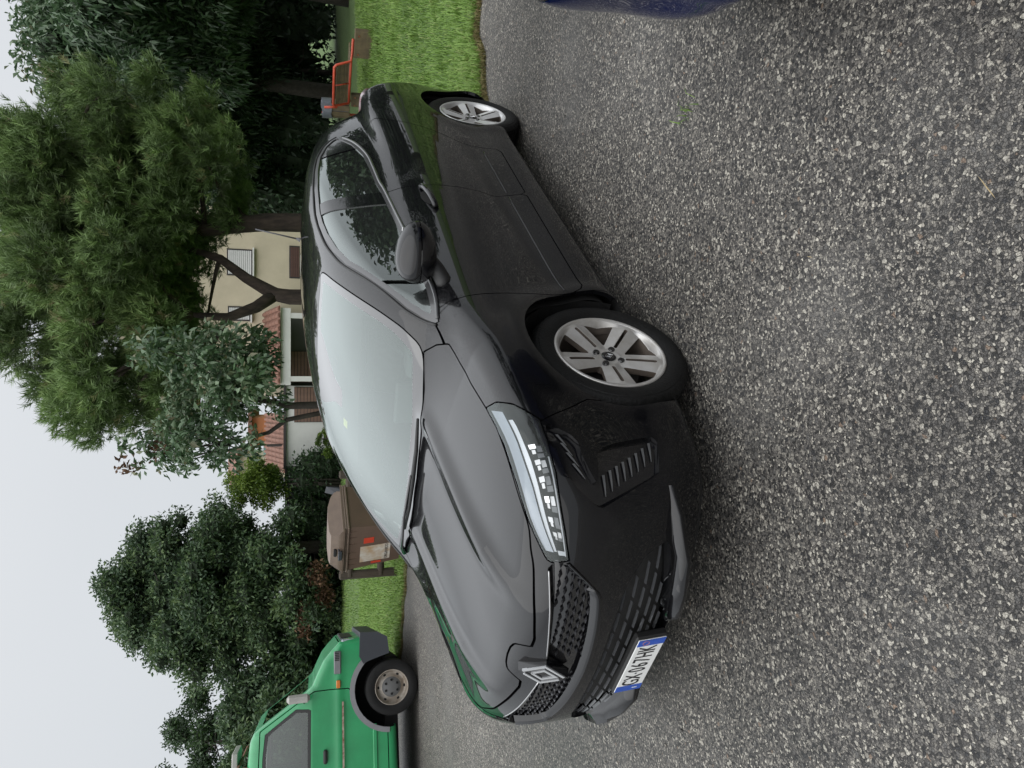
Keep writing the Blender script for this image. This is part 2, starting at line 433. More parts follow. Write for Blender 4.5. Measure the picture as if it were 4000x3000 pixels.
RUBBER = mat('tyre_rubber', (.009, .009, .009), .6, spec=.22, bump=.2, bscale=120, var=.25, vscale=9)
TRIM = mat('window_trim_grey', (.05, .05, .052), .3, coat=.5)
SATIN = mat('satin_grey_metal', (.42, .42, .42), .3, metal=1)
CHROME = mat('satin_chrome', (.62, .62, .63), .18, metal=1)
RIMGREY = mat('wheel_silver_dusty', (.60, .59, .58), .36, metal=.5, col2=(.46, .44, .41), vscale=14, coat=.2)
RIMCLEAN = mat('wheel_silver', (.62, .62, .62), .36, metal=.45, var=.06, vscale=12, coat=.2)
DISC = mat('brake_disc', (.03, .027, .025), .6, metal=.3, var=.3)
BARREL = mat('rim_barrel_dust_and_shade', (.13, .105, .085), .6, col2=(.07, .058, .05), vscale=14)  # dusty brown, darkened to put shade into the deep rim openings
GLASS_F = glass_mat('windscreen_glass', (.66, .76, .72), haze=.05, ior=1.52, hazecol=(.78, .92, .88), boost=1.75)
GLASS_S = glass_mat('side_glass', (.30, .37, .35), haze=.02, ior=1.55, boost=2.3)
GLASS_S.name = 'side_window_glass'
FRIT = mat('glass_border_black', (.006, .006, .007), .04, coat=1.0, ior=1.6)
LENS = glass_mat('lamp_lens', (.95, .96, .97), haze=.012, ior=1.45, boost=1.15)
REFL = mat('lamp_reflector', (.80, .80, .80), .12, metal=1)
LAMPDARK = mat('lamp_housing_dark', (.015, .015, .017), .25)
LAMPWHITE = mat('lamp_light_guide', (.62, .65, .68), .25, coat=.5)
LAMPGREY = mat('lamp_grey_and_sky_sheen', (.36, .40, .45), .22, coat=.8)  # lamp grey, also colours the sky reflection painted across the headlight
SEAT = mat('seat_cloth', (.05, .05, .053), .9, var=.3, vscale=30)
DASH = mat('dashboard_plastic', (.05, .05, .053), .6, bump=.1, bscale=200)
PLATEW = mat('plate_white', (.74, .75, .74), .35, coat=.3)
PLATEB = mat('plate_blue', (.012, .075, .42), .35, coat=.3)
INK = mat('plate_black_ink', (.008, .008, .009), .45)
SLAT = mat('slat_grey', (.14, .145, .15), .35, metal=.4)
REDLENS = mat('tail_lens', (.55, .56, .58), .1, coat=1.0, col2=(.32, .05, .05), vscale=18)
YELLOW = mat('sticker_yellow', (.70, .66, .12), .6)

# ---------------------------------------------------------------- car body surface (x forward, y left, z up, metres)
WB = 1.2915
sW = Spl([(2.1, .70), (1.95, .765), (1.75, .826), (1.5, .866), (1.29, .884), (1.0, .878), (.6, .874), (0, .876), (-.6, .880), (-1.0, .884), (-1.29, .886), (-1.55, .877), (-1.8, .85), (-1.95, .80)])
sS = Spl([(.10, .12), (.16, .060), (.21, .034), (.27, .026), (.34, .034), (.42, .040), (.50, .032), (.60, .013), (.69, .001), (.75, .0), (.81, .005), (.86, .017), (.91, .038), (.96, .066), (1.02, .105), (1.12, .18)])
zC = Spl([(2.2, .56), (2.1, .685), (2.03, .757), (1.95, .805), (1.8, .855), (1.6, .897), (1.4, .930), (1.16, .965), (.9, .985), (.5, .99), (0, .99), (-1.0, 1.0), (-1.5, 1.01), (-1.95, .96)])
yB = Spl([(1.3, .755), (1.1, .772), (.7, .790), (.3, .797), (-.2, .797), (-.7, .785), (-1.2, .745), (-1.6, .68), (-1.9, .60)])
zR = Spl([(.7, 1.27), (.35, 1.352), (.1, 1.394), (-.15, 1.418), (-.4, 1.430), (-.7, 1.428), (-1.0, 1.410), (-1.3, 1.368), (-1.6, 1.30), (-1.9, 1.20)])
xN = Spl([(.10, 1.98), (.18, 2.055), (.25, 2.095), (.32, 2.115), (.42, 2.122), (.55, 2.118), (.63, 2.106), (.70, 2.085), (.80, 2.04), (.95, 1.93)])
aN = Spl([(0, 0), (.2, .009), (.4, .038), (.5, .065), (.6, .105), (.68, .152), (.75, .212), (.81, .29), (.86, .39), (.92, .60)])
xT = Spl([(.15, 1.80), (.25, 1.88), (.4, 1.925), (.6, 1.928), (.75, 1.905), (.9, 1.87), (1.0, 1.83), (1.1, 1.79)])
def car_F(x, y, z):
    y = np.abs(y)
    rf = np.hypot(x - WB, z - .31); rr = np.hypot(x + WB, z - .31)
    fl = .012 * np.exp(-((rf - .36) / .06) ** 2) + .006 * np.exp(-((rr - .36) / .07) ** 2)
    # door sculpture: a shallow hollow that runs up towards the rear
    hol = .010 * np.exp(-((z - (.47 - .05 * x)) / .055) ** 2) * np.clip((1.0 - x) / .3, 0, 1) * np.clip((x + .75) / .3, 0, 1)
    side = (y - (sW(x) - sS(z) + fl - hol)) * .97
    side = side - .02 * np.exp(-((x + 1.35) / .45) ** 2) * np.clip((z - .8) / .2, 0, 1)
    crown = .075 * (y / .72) ** 2 * np.clip((x - .4) / .9, 0, 1)
    rb = .30 + .06 * (1.95 - x) / .85
    ridge = .019 * np.exp(-((y - rb) / .055) ** 2) * np.clip((x - 1.0) / .15, 0, 1) * np.clip((2.04 - x) / .25, 0, 1)
    top = (z - (zC(x) - crown + ridge)) * .95
    nose = (x - (xN(z) - aN(y))) * .90
    tail = (-x - (xT(z) - .56 * np.clip(y - .25, 0, 9) ** 2)) * .95
    b = smax(side, top, .07); b = smax(b, nose, .07); b = smax(b, tail, .08); b = smax(b, .15 - z, .04)
    dz = z - .95
    gs = (y - (yB(x) - .36 * dz - .22 * dz * np.abs(dz))) * .93
    gr = z - (zR(x) - .055 * (y / .6) ** 2 - .01 * (y / .6) ** 4)
    gw = (x - (1.165 - (z - .965) * 2.17 + .05 * np.sin(np.clip((z - .965) / .4, 0, 1) * np.pi) - .24 * y * y - .10 * y ** 4)) * .42
    gb = (-x - (1.86 - (z - .95) * .80 - .25 * y * y)) * .78
    g = smax(gs, gr, .09); g = smax(g, gw, .05); g = smax(g, gb, .08); g = smax(g, .90 - z, .03)
    return smin(b, g, .03)
STEP = .0125
half = snets(car_F, (-1.99, -.04, .10), (2.16, .96, 1.46), STEP)
half = clip(half, half.V[:, 1]); half.V[np.abs(half.V[:, 1]) < 2e-6, 1] = 0
from mathutils.kdtree import KDTree
from mathutils.bvhtree import BVHTree
_kd = KDTree(len(half.V))
for i_, v_ in enumerate(half.V.tolist()): _kd.insert(v_, i_)
_kd.balance(); _bvh = BVHTree.FromPolygons(half.V.tolist(), half.F)
def car_y(x, z):
    """outer y of the left flank at (x, z)"""
    r = _bvh.ray_cast(Vector((x, 1.3, z)), Vector((0, -1, 0))); return r[0].y if r[0] else .5
def car_pt(P, off=0.0):
    """push a point onto the body surface, plus an offset along the normal"""
    s_ = -1 if P[1] < 0 else 1; q = Vector((float(P[0]), abs(float(P[1])), float(P[2])))
    w_ = 0; n = np.zeros(3); c = np.zeros(3)
    for co, i, d in _kd.find_n(q, 4):
        k = 1 / (d + 1e-3); nn = half.N[i]; pr = np.array(q) - nn * np.dot(np.array(q) - half.V[i], nn); n += nn * k; c += pr * k; w_ += k
    n /= np.linalg.norm(n); p = c / w_ + n * off
    return p * np.array([1, s_, 1]), n * np.array([1, s_, 1])

# outlines on the body
DLO = [(1.051, .927), (.97, .975), (.885, 1.023), (.661, 1.124), (.416, 1.229), (.25, 1.277), (.076, 1.310), (-.06, 1.327), (-.189, 1.336), (-.467, 1.336), (-.70, 1.326), (-.887, 1.305), (-1.03, 1.262), (-1.094, 1.221), (-1.12, 1.185), (-1.085, 1.160), (-.90, 1.100), (-.654, 1.052), (-.45, 1.036), (-.244, 1.024), (-.106, 1.008), (.35, .971), (.844, .927)]
DLO3 = [(x, 0, z) for x, z in DLO]
WSO = smooth_poly([(.268, .0), (.262, .25), (.245, .42), (.229, .506), (.40, .560), (.682, .625), (.83, .648), (.936, .652), (1.035, .625), (1.095, .48), (1.14, .30), (1.162, 0)], 4, False)
WS3 = [(a, b, 0) for a, b in WSO] + [(1.162, -.3, 0), (.268, -.3, 0)]
BON3 = [(1.168, -.2, 0), (1.168, 0, 0), (1.145, .30, 0), (1.098, .49, 0), (1.04, .632, 0), (1.09, .70, 0), (1.15, .748, 0), (1.25, .735, 0), (1.363, .727, 0), (1.505, .732, 0), (1.60, .728, 0), (1.70, .70, 0), (1.80, .655, 0), (1.90, .597, 0), (1.95, .52, 0), (1.986, .45, 0), (2.030, .30, 0), (2.056, .16, 0), (2.056, .115, 0), (2.018, .085, 0), (2.010, .05, 0), (2.008, 0, 0), (2.008, -.2, 0)]
HL = [(1.504, .734, .838), (1.666, .72, .812), (1.80, .665, .79), (1.897, .604, .769), (1.992, .52, .720), (2.005, .515, .703), (2.021, .537, .655), (1.974, .626, .673), (1.85, .762, .693), (1.76, .81, .703), (1.687, .837, .713), (1.645, .838, .745), (1.60, .833, .785), (1.55, .80, .825)]
HLD = (.62, .62, .48)
INS = [(1.700, .834, .700), (1.746, .816, .620), (1.775, .805, .602), (1.811, .792, .602), (1.860, .765, .585), (1.906, .736, .562), (1.850, .77, .552), (1.804, .788, .545), (1.785, .79, .52), (1.764, .786, .463), (1.752, .792, .335), (1.775, .790, .320), (1.873, .749, .345), (1.885, .744, .365), (1.951, .695, .555), (1.948, .700, .575), (1.895, .741, .637), (1.80, .79, .700)]
INSD = (.66, .75, 0)
GRI = [(2.0, -.2, .648), (2.0, 0, .648), (2.0, .083, .662), (2.0, .324, .690), (2.0, .49, .714), (2.0, .518, .700), (2.0, .532, .652), (2.0, .48, .600), (2.0, .435, .558), (2.0, .40, .541), (2.0, .254, .520), (2.0, .05, .508), (2.0, -.2, .508)]
LOW = [(2.0, -.2, .470), (2.0, .247, .470), (2.0, .39, .462), (2.0, .47, .440), (2.0, .545, .400), (2.0, .585, .330), (2.0, .56, .308), (2.0, .42, .278), (2.0, .27, .252), (2.0, .22, .215), (2.0, -.2, .205)]
DOORF = [(.99, .915), (1.014, .849), (1.0, .70), (.968, .45), (.951, .356), (.93, .318), (.90, .302), (.02, .302), (0, .33), (.004, .50), (.012, .70), (0, .80), (-.006, .854), (-.06, .94), (-.104, 1.008), (-.08, 1.05), (.20, 1.05), (.80, .97), (.95, .945)]
DOORR = [(-.104, 1.008), (-.06, .94), (-.006, .854), (0, .80), (.012, .70), (.004, .50), (0, .33), (-.02, .302), (-.55, .302), (-.595, .325), (-.64, .45), (-.672, .545), (-.735, .65), (-.80, .75), (-.90, .872), (-.97, .925), (-1.045, .965), (-1.09, 1.02), (-1.10, 1.08), (-1.095, 1.16), (-.6, 1.25)]
SD = (0, 1, 0)
arch = lambda h: np.minimum(np.hypot(h.V[:, 0] - WB, h.V[:, 2] - .312) - .342, np.hypot(h.V[:, 0] + WB, h.V[:, 2] - .312) - .342)
under, rest = split(half, np.where((half.N[:, 2] < -.55) & (half.V[:, 2] < .22), .01, -.01))
under = clip(under, np.where(under.V[:, 1] > .50, arch(under) + .02, .05))
rest0 = clip(rest, np.where(rest.V[:, 1] > .45, arch(rest), .05))
liner = rest0.copy()
liner = clip(liner, -psd(liner, DLO3, SD) + .004); liner = clip(liner, -psd(liner, WS3, (.3, 0, 1), .1) + .006)
windscreen, rest1 = split(rest0, psd(rest0, WS3, (0, 0, 1), .1), .006)
dlo, rest1 = split(rest1, psd(rest1, DLO3, SD, .3), .0)
_f = smooth_poly([p[:2] for p in BON3[10:18]], 4, False); BON3 = BON3[:10] + [(a, b, 0) for a, b in _f] + BON3[18:]
bonnet, rest1 = split(rest1, psd(rest1, BON3, (0, 0, 1), .25), .006)
doorf, rest1 = split(rest1, psd(rest1, [(x, 0, z) for x, z in DOORF], SD, .1), .005)
doorr, rest1 = split(rest1, psd(rest1, [(x, 0, z) for x, z in DOORR], SD, .1), .005)
head, rest1 = split(rest1, psd(rest1, HL, HLD, 0), .005)
# front bumper ahead of the wing seam
seam = lambda h: np.where(h.V[:, 2] < .735, h.V[:, 0] - (1.60 + np.clip((h.V[:, 2] - .52) / .19, 0, 1) * .092), h.V[:, 0] - 1.70)
bump0, rest1 = split(rest1, seam(rest1), .004)
fend0, rest1 = split(rest1, np.minimum(rest1.V[:, 0] - 1.0 - np.clip((rest1.V[:, 2] - .70) / .15, 0, 1) * .014 + np.clip((.7 - rest1.V[:, 2]) / .35, 0, 1) * .05, .935 - rest1.V[:, 2] - .25 * (np.clip(rest1.V[:, 0], .9, 1.16) - 1.05)), .004)
body0 = rest1
bumper, fender = bump0, fend0
ins, bumper = split(bumper, psd(bumper, INS, INSD, 0), .002)
gri, bumper = split(bumper, psd(bumper, GRI, (1, 0, 0), .1), .0)
low, bumper = split(bumper, psd(bumper, LOW, (1, 0, 0), .1), .0)
tailz = psd(body0, [(-1.62, .9, .985), (-1.72, .9, 1.0), (-2.0, .9, .985), (-2.0, .9, .86), (-1.80, .9, .875)], (-.25, 1, 0), 0)
tailm, body = split(body0, tailz, .003)

CARX, CARY, CARYAW = .3255, 3.9234, 4.0149
car = empty('hatchback', (CARX, CARY, 0), CARYAW)
tag(car, 'glossy black hatchback with white licence plate parked on grey asphalt', 'car')

# painted panels
panel('body', body, PAINT, car, .02, sym=True)
panel('inner_structure', liner.off(.05), LINER, car, 0, sym=True)
panel('underbody', under, LINER, car, 0, sym=True)
panel('bonnet', bonnet, PAINT, car, .022, sym=True)
bumper_o = panel('front_bumper', bumper, PAINT, car, .03, shift=.006, sym=True)
panel('front_wing', fender, PAINT, car, .02); panel('front_wing', fender.mirror(), PAINT, car, .02)
DF = []
for s_ in (1, -1):
    k = (lambda h: h) if s_ > 0 else (lambda h: h.mirror())
    d = panel('front_door', k(doorf), PAINT, car, .018); d2 = panel('rear_door', k(doorr), PAINT, car, .018)
    DF.append((d, d2))
    panel('tail_light', k(tailm).off(-.012), REDLENS, car, .02)

# ---- glass
dws = psd(windscreen, WS3, (0, 0, 1), .1)
CAMP = [(.2, -.2, 0), (.2, .28, 0), (.36, .20, 0), (.50, .075, 0), (.575, .055, 0), (.575, -.2, 0)]
dcl = np.minimum(dws - .042 - .02 * np.clip((windscreen.V[:, 0] - .85) / .2, 0, 1), -psd(windscreen, CAMP, (0, 0, 1), .1))
clear, frit = split(windscreen, dcl, 0)
wso = panel('windscreen', clear.off(-.001), GLASS_F, car, 0, sym=True)
panel('windscreen_border', frit.off(-.001), FRIT, wso, .012, sym=True)
# side glass: front quarter light, front window, pillar, rear window, rear corner
XZ = lambda h: (h.V[:, 0], h.V[:, 2])
def side_glass(k, fd, rd):
    d_all = psd(dlo, DLO3, SD, .3)
    inner, trim = split(dlo, d_all - .016)
    tr = panel('window_trim', k(trim).off(-.004), TRIM, fd, .012)
    x, z = XZ(inner); lqx = .742 - (z - .998) * .62
    q, rest_ = split(inner, x - lqx, .03)
    b1 = .035 - (rest_.V[:, 2] - .994) * .56
    fw, rest_ = split(rest_, rest_.V[:, 0] - b1, 0)
    b2 = -.105 - (rest_.V[:, 2] - 1.0) * .52
    pil, rest_ = split(rest_, rest_.V[:, 0] - b2, 0)
    rx = -.80 - (rest_.V[:, 2] - 1.08) * .30
    rw, cor = split(rest_, rest_.V[:, 0] - rx, .016)
    panel('quarter_light', k(q).off(.003), GLASS_S, fd, .006)
    panel('window', k(fw).off(.004), GLASS_S, fd, .006)
    panel('pillar_cover', k(pil).off(.0), GLOSSB, rd, .012)
    panel('window', k(rw).off(.004), GLASS_S, rd, .006)
    panel('corner_cover', k(cor).off(.001), GLOSSB, rd, .012)
side_glass(lambda h: h, *DF[0]); side_glass(lambda h: h.mirror(), *DF[1])
# belt moulding and drip rail, as tubes on the surface
def surf_line(pts, off, n=6, closed=False):
    P = smooth_poly(pts, n, closed); return [tuple(car_pt((p[0], car_y(p[0], p[1]), p[1]), off)[0]) for p in P]
belt = [(1.03, .928), (.844, .922), (.35, .966), (-.106, 1.003), (-.244, 1.019), (-.45, 1.031), (-.654, 1.047), (-.90, 1.095), (-1.085, 1.155)]
top_ = [(1.045, .934), (.885, 1.030), (.661, 1.131), (.416, 1.236), (.25, 1.284), (.076, 1.317), (-.189, 1.343), (-.467, 1.343), (-.70, 1.333), (-.887, 1.312), (-1.03, 1.27), (-1.10, 1.226), (-1.127, 1.185)]
for s_, (fd, rd) in zip((1, -1), DF):
    for pts, r, mm, nm in ((belt, .0085, TRIM, 'belt_moulding'), (top_, .006, MATTEB, 'window_seal')):
        L = [(p[0], p[1] * s_, p[2]) for p in surf_line(pts, .002)]
        b = MB(); b.tube(L, r, 6); b.build(nm, mm, fd, smooth=True)

# ---- door handles
for s_, (fd, rd) in zip((1, -1), DF):
    for x0, z0, dd in ((.135, .832, fd),):
        b = MB(); L = []; R_ = []
        for i in range(13):
            t = i / 12; x = x0 + .115 - .23 * t; z = z0 - .018 + .036 * t
            P, n = car_pt((x, car_y(x, z), z), .004 + .034 * math.sin(math.pi * min(1, max(0, t))) ** .55); L.append((P[0], P[1] * s_, P[2])); R_.append(.0135)
        b.tube(L, R_, 10); b.build('door_handle', PAINT, dd, smooth=True)
        if dd is fd or True:
            P, n = car_pt((x0 + .02, car_y(x0, z0), z0 - .002), .0015)
            b = MB(); vs = []
            for i in range(24):
                a = 2 * math.pi * i / 24; x = x0 + .075 * math.cos(a); z = z0 + .03 * math.sin(a) - .1 * (x - x0) * 1.4
                q, _ = car_pt((x, car_y(x, z), z), .0015); vs.append((q[0], q[1] * s_, q[2]))
            b.add(vs, [tuple(range(24))[::s_]]); b.build('handle_recess', LINER, dd)
# ---- sill crease trim on the doors
for s_, (fd, rd) in zip((1, -1), DF):
    for xs, dd in (((.93, .02), fd), ((-.02, -.56), rd)):
        L = []
        for i in range(16):
            x = xs[0] + (xs[1] - xs[0]) * i / 15; z = .392 + .02 * (.5 - x) * .5
            q, _ = car_pt((x, car_y(x, z), z), .001); L.append((q[0], q[1] * s_, q[2]))
        b = MB(); b.tube(L, .0032, 6); b.build('door_strip', PAINT, dd, smooth=True)

# ---- headlamps
for s_ in (1, -1):
    k = (lambda h: h) if s_ > 0 else (lambda h: h.mirror())
    hd = panel('headlight', k(head).off(-.001), LENS, car, .006, fmat=GLOSSB)
    tub = head.off(.055); panel('lamp_housing', k(tub), LAMPDARK, hd, -.045)
    # sky reflection painted as a pale band along the top edge; a chrome reflector row sits below
    u_, v_, w_ = basis(HLD)
    def strip(t0, t1, a, b_, dep, name, mm, n=14, r0=None):
        """band of the lamp between fractions a..b of its height, at depth dep"""
        TOP = [(1.515, .734, .832), (1.666, .722, .808), (1.80, .668, .786), (1.897, .606, .765), (1.985, .528, .716)]
        BOT = [(1.66, .838, .73), (1.74, .815, .708), (1.85, .762, .697), (1.974, .626, .677), (2.016, .54, .662)]
        T = smooth_poly(TOP, 8, False); B_ = smooth_poly(BOT, 8, False); m_ = len(T)
        vs = []; fs = []
        for i in range(n + 1):
            t = t0 + (t1 - t0) * i / n; j = t * (m_ - 1); i0 = int(min(j, m_ - 2)); f_ = j - i0
            tp = T[i0] * (1 - f_) + T[i0 + 1] * f_; bt = B_[i0] * (1 - f_) + B_[i0 + 1] * f_
            for q in (a, b_):
                p, nn = car_pt(tp * (1 - q) + bt * q, -dep); vs.append((p[0], p[1] * s_, p[2]))
        for i in range(n): fs.append((2 * i, 2 * i + 1, 2 * i + 3, 2 * i + 2)[::-s_])
        bb = MB(); bb.add(vs, fs); return bb.build(name, mm, hd, smooth=True)
    strip(.01, .95, .03, .40, .010, 'sky_sheen_band', LAMPGREY)
    strip(.10, .95, .41, .53, .016, 'light_bar', LAMPWHITE)
    strip(.40, .985, .915, .955, .010, 'light_bar', LAMPWHITE)
    for i in range(6):
        t = .30 + .10 * i; d0 = .022 + .006 * (i % 2)
        strip(t, t + .030, .57, .70, d0, 'reflector', SATIN if i % 3 else REFL, 2); strip(t + .006, t + .050, .70, .84, d0 + .014, 'reflector', SATIN if i % 2 else SLAT, 3)
        strip(t + .035, t + .062, .58, .66, d0 + .006, 'reflector', SATIN, 2); strip(t + .056, t + .085, .66, .86, .046, 'reflector', SLAT, 2)
    strip(.925, .978, .60, .92, .012, 'daytime_lamp', LAMPWHITE, 3)

# ---- corner insert with slats
for s_ in (1, -1):
    k = (lambda h: h) if s_ > 0 else (lambda h: h.mirror())
    io = panel('corner_insert', k(ins).off(.022), GLOSSB, bumper_o, 0)
    tips = [((1.735, .665), (1.775, .640)), ((1.765, .655), (1.808, .627)), ((1.797, .643), (1.842, .612)), ((1.832, .630), (1.878, .598))]
    low_t = [((1.868 - .0145 * i, .533 - .027 * i), (1.928 - .0135 * i, .536 - .026 * i)) for i in range(8)]
    for a, b_ in tips + low_t:
        pts = []
        for t in (0, .5, 1):
            x = a[0] + (b_[0] - a[0]) * t; z = a[1] + (b_[1] - a[1]) * t; q, n = car_pt((x, car_y(x, z), z), -.015); pts.append((q, n))
        bb = MB(); vs = []
        for (q, n), w in zip(pts, (.0046, .0036, .0010)):
            for dz in (w, -w): vs.append((q[0], q[1] * s_, q[2] + dz))
        bb.add(vs, [(0, 1, 3, 2)[::s_], (2, 3, 5, 4)[::s_]]); bb.build('slat', SLAT, io)

# ---- upper grille: recessed panel with rows of small studs
gbase = gri.off(.034); go = panel('grille', gbase, GLOSSB, car, 0, sym=True)
bb = MB()
for r_ in range(8):
    z = .532 + .0245 * r_
    for c in range(-13, 14):
        y = (c + (.5 if r_ % 2 else 0)) * .042
        if abs(y) < .075 or poly2([(p[1], p[2]) for p in GRI[1:-1]], np.array([[abs(y), z]]))[0] < .012: continue
        q, n = car_pt((xN(z) - aN(abs(y)), y, z), -.029)
        t = Vector(n).cross(Vector((0, 0, 1))).normalized(); u2 = Vector((0, 0, 1)); nn = Vector(n); c0 = Vector(q)
        vs = [c0 + t * .017, c0 + u2 * .0075, c0 - t * .017, c0 - u2 * .0075, c0 + nn * .010 + t * .009 + u2 * .002, c0 + nn * .010 - t * .009 + u2 * .002]
        bb.add(vs, [(0, 1, 4), (1, 5, 4), (1, 2, 5), (2, 3, 5), (3, 4, 5), (3, 0, 4)])
st_ = bb.build('grille_studs', mat('grille_stud_dark', (.05, .05, .055), .28, metal=.5), go); tag(st_, kind='stuff')
# thin bright line along the top edge of the grille
L = []
for i in range(-24, 25):
    y = i / 24 * .485
    if abs(y) < .07: continue
    z = float(np.interp(abs(y), [0, .083, .324, .49], [.649, .664, .692, .716])); q, n = car_pt((xN(z) - aN(abs(y)), y, z), .001); L.append(tuple(q))
for seg in (L[:len(L) // 2], L[len(L) // 2:]):
    b = MB(); b.tube(seg, .003, 6); b.build('grille_strip', SATIN, go, smooth=True)

# painted ledge under the grille
vs = []; fs = []
LED = smooth_poly([(.532, .655), (.50, .620), (.452, .573), (.415, .546), (.37, .534), (.254, .520), (.12, .511), (0, .508)], 5, False)
LED = [(y, z) for y, z in LED] + [(-y, z) for y, z in LED[::-1][1:]]
for i, (y, z) in enumerate(LED):
    for dz, o in ((-.008, .001), (-.002, .008), (.013, -.004), (.028, -.020)):
        q, n = car_pt((float(xN(z)) - float(aN(abs(y))), y, z), 0); up_ = dz if abs(y) < .43 else dz * .55
        yy = q[1] - math.copysign(max(0, abs(y) - .40) * dz * 7, y)
        vs.append((q[0] + n[0] * o, yy + n[1] * o, q[2] + n[2] * o + up_))
for i in range(len(LED) - 1):
    for j in range(3): fs.append((4 * i + j, 4 * i + j + 1, 4 * i + j + 5, 4 * i + j + 4))
bb = MB(); bb.add(vs, fs); bb.build('grille_ledge', PAINT, bumper_o, smooth=True)

# ---- lower grille: recessed, with staggered blades
lbase = low.off(.045); lo_ = panel('lower_grille', lbase, MATTEB, bumper_o, 0, sym=True)
blade = mat('blade_black', (.06, .062, .066), .25, coat=.5, metal=.3)
for r_, z in enumerate((.262, .298, .334, .370, .406, .442)):
    c = -7
    for c in range(-6, 7):
        y0 = (c + (.5 if r_ % 2 else 0)) * .105 - .046; y1 = y0 + .088
        ok = [poly2([(p[1], p[2]) for p in LOW[1:-1]] + [(-.3, .22), (-.3, .47)], np.array([[abs(y), z]]))[0] > .008 for y in (y0, y1)]
        if not all(ok) or max(abs(y0), abs(y1)) < .19 and z < .34: continue
        bb = MB(); vs = []
        for y in np.linspace(y0, y1, 4):
            q, n = car_pt((xN(z) - aN(abs(y)), y, z), -.020)
            vs += [(q[0], q[1], q[2] + .006), (q[0] + .010, q[1], q[2] + .002), (q[0], q[1], q[2] - .006)]
        fs = []
        for i in range(3): fs += [(3 * i, 3 * i + 3, 3 * i + 4, 3 * i + 1), (3 * i + 1, 3 * i + 4, 3 * i + 5, 3 * i + 2)]
        bb.add(vs, fs); bb.build('blade', blade, lo_)
# ---- front lip blades
for s_ in (1, -1):
    bb = MB(); vs = []; fs = []
    for i, (y, zt, o) in enumerate(((.735, .318, .002), (.66, .318, .030), (.58, .306, .050), (.52, .284, .056), (.40, .270, .056), (.28, .256, .050), (.205, .240, .004))):
        q0, n = car_pt((float(xN(zt)) - float(aN(y)), y, zt), 0); n = n * np.array([1, 1, 0]); n /= np.linalg.norm(n)
        for dz, k_ in ((.004, -.01), (-.012 * min(1, o * 30), o), (-.034, o * .9), (-.05, -.02)):
            p_ = q0 + n * k_; vs.append((p_[0], p_[1] * s_, p_[2] + dz))
    for i in range(6):
        for j in range(3): fs.append((4 * i + j, 4 * i + j + 1, 4 * i + j + 5, 4 * i + j + 4)[::s_])
    bb.add(vs, fs); bb.build('front_lip', PAINT, bumper_o, smooth=True)

# ---- emblem
emb = empty('emblem', (2.094, 0, .660), 0, car); emb.rotation_euler = (0, math.radians(-19), 0)
def dia(w, h): return [(0, h), (w, 0), (0, -h), (-w, 0)]
bb = MB(); bb.prism(dia(.066, .092), lambda u, v: (-.03, u, v), lambda u, v: (.008, u * .96, v * .96)); bb.build('emblem_base', GLOSSB, emb)
EMBL = mat('emblem_silver', (.42, .43, .44), .35, metal=.3)
def stroke(pts, w):
    """flat polyline of width w in the emblem plane"""
    bb = MB(); P = [Vector((0, a, b)) for a, b in pts]; vs = []
    for i, p in enumerate(P):
        t = (P[min(i + 1, len(P) - 1)] - P[max(i - 1, 0)]).normalized(); n = Vector((0, -t.z, t.y))
        if 0 < i < len(P) - 1:
            t1 = (P[i] - P[i - 1]).normalized(); n1 = Vector((0, -t1.z, t1.y)); n = n * (1 / max(.4, n.dot(n1)))
        for x in (.006, .013): vs += [p + n * w / 2 + Vector((x, 0, 0)), p - n * w / 2 + Vector((x, 0, 0))]
    fs = []
    for i in range(len(P) - 1):
        a = 4 * i; b = a + 4; fs += [(a + 2, a + 3, b + 3, b + 2), (a, a + 2, b + 2, b), (a + 1, b + 1, b + 3, a + 3)]
    fs += [(0, 1, 3, 2), (4 * len(P) - 4, 4 * len(P) - 2, 4 * len(P) - 1, 4 * len(P) - 3)]
    return bb.add(vs, fs)
for pts in ([(.006, .074), (.052, 0), (.004, -.074)], [(-.010, .066), (-.052, 0), (-.014, -.060)], [(0, .040), (.028, 0), (0, -.045), (-.028, 0), (0, .040)]):
    stroke(pts, .0095).build('emblem_line', EMBL, emb)
# ---- licence plate
pl = empty('licence_plate', (2.128, 0, .299), 0, car); pl.rotation_euler = (0, math.radians(1), 0)
bb = MB(); bb.box((-.018, 0, 0), (.03, .372, .122), None, .006); bb.build('plate_holder', MATTEB, pl)
bb = MB(); bb.box((0, 0, 0), (.004, .358, .108), None, .0015); bb.build('plate', PLATEW, pl)
for y0, nm in ((-.159, 'blue_band'), (.159, 'blue_band')):
    bb = MB(); bb.box((.0026, y0, 0), (.0014, .038, .106)); bb.build(nm, PLATEB, pl)
bb = MB(); bb.tube([(.0036, .159 + .012 * math.cos(a), .022 + .012 * math.sin(a)) for a in np.linspace(0, 2 * math.pi, 25)[:-1]], .0012, 4, closed=True)
bb.build('band_ring', mat('ring_orange', (.45, .18, .10), .5), pl)
bb = MB(); bb.box((.0036, -.159, -.024), (.0012, .0045, .020)); bb.build('band_letter', PLATEW, pl)
def text_mesh(name, s, size, m_, parent, loc, rot, sx_=1.0, ext=.0006, spacing=1.0):
    cu = bpy.data.curves.new(name, 'FONT'); cu.body = s; cu.size = size; cu.align_x = 'CENTER'; cu.align_y = 'CENTER'; cu.extrude = ext; cu.space_character = spacing
    t = bpy.data.objects.new(name, cu); COL.objects.link(t)
    me = bpy.data.meshes.new_from_object(t.evaluated_get(bpy.context.evaluated_depsgraph_get())); bpy.data.objects.remove(t)
    me.materials.clear(); me.materials.append(m_)
    o = obj_from(name, me, parent); o.location = loc; o.rotation_euler = rot; o.scale = (sx_, 1, 1)
    return o
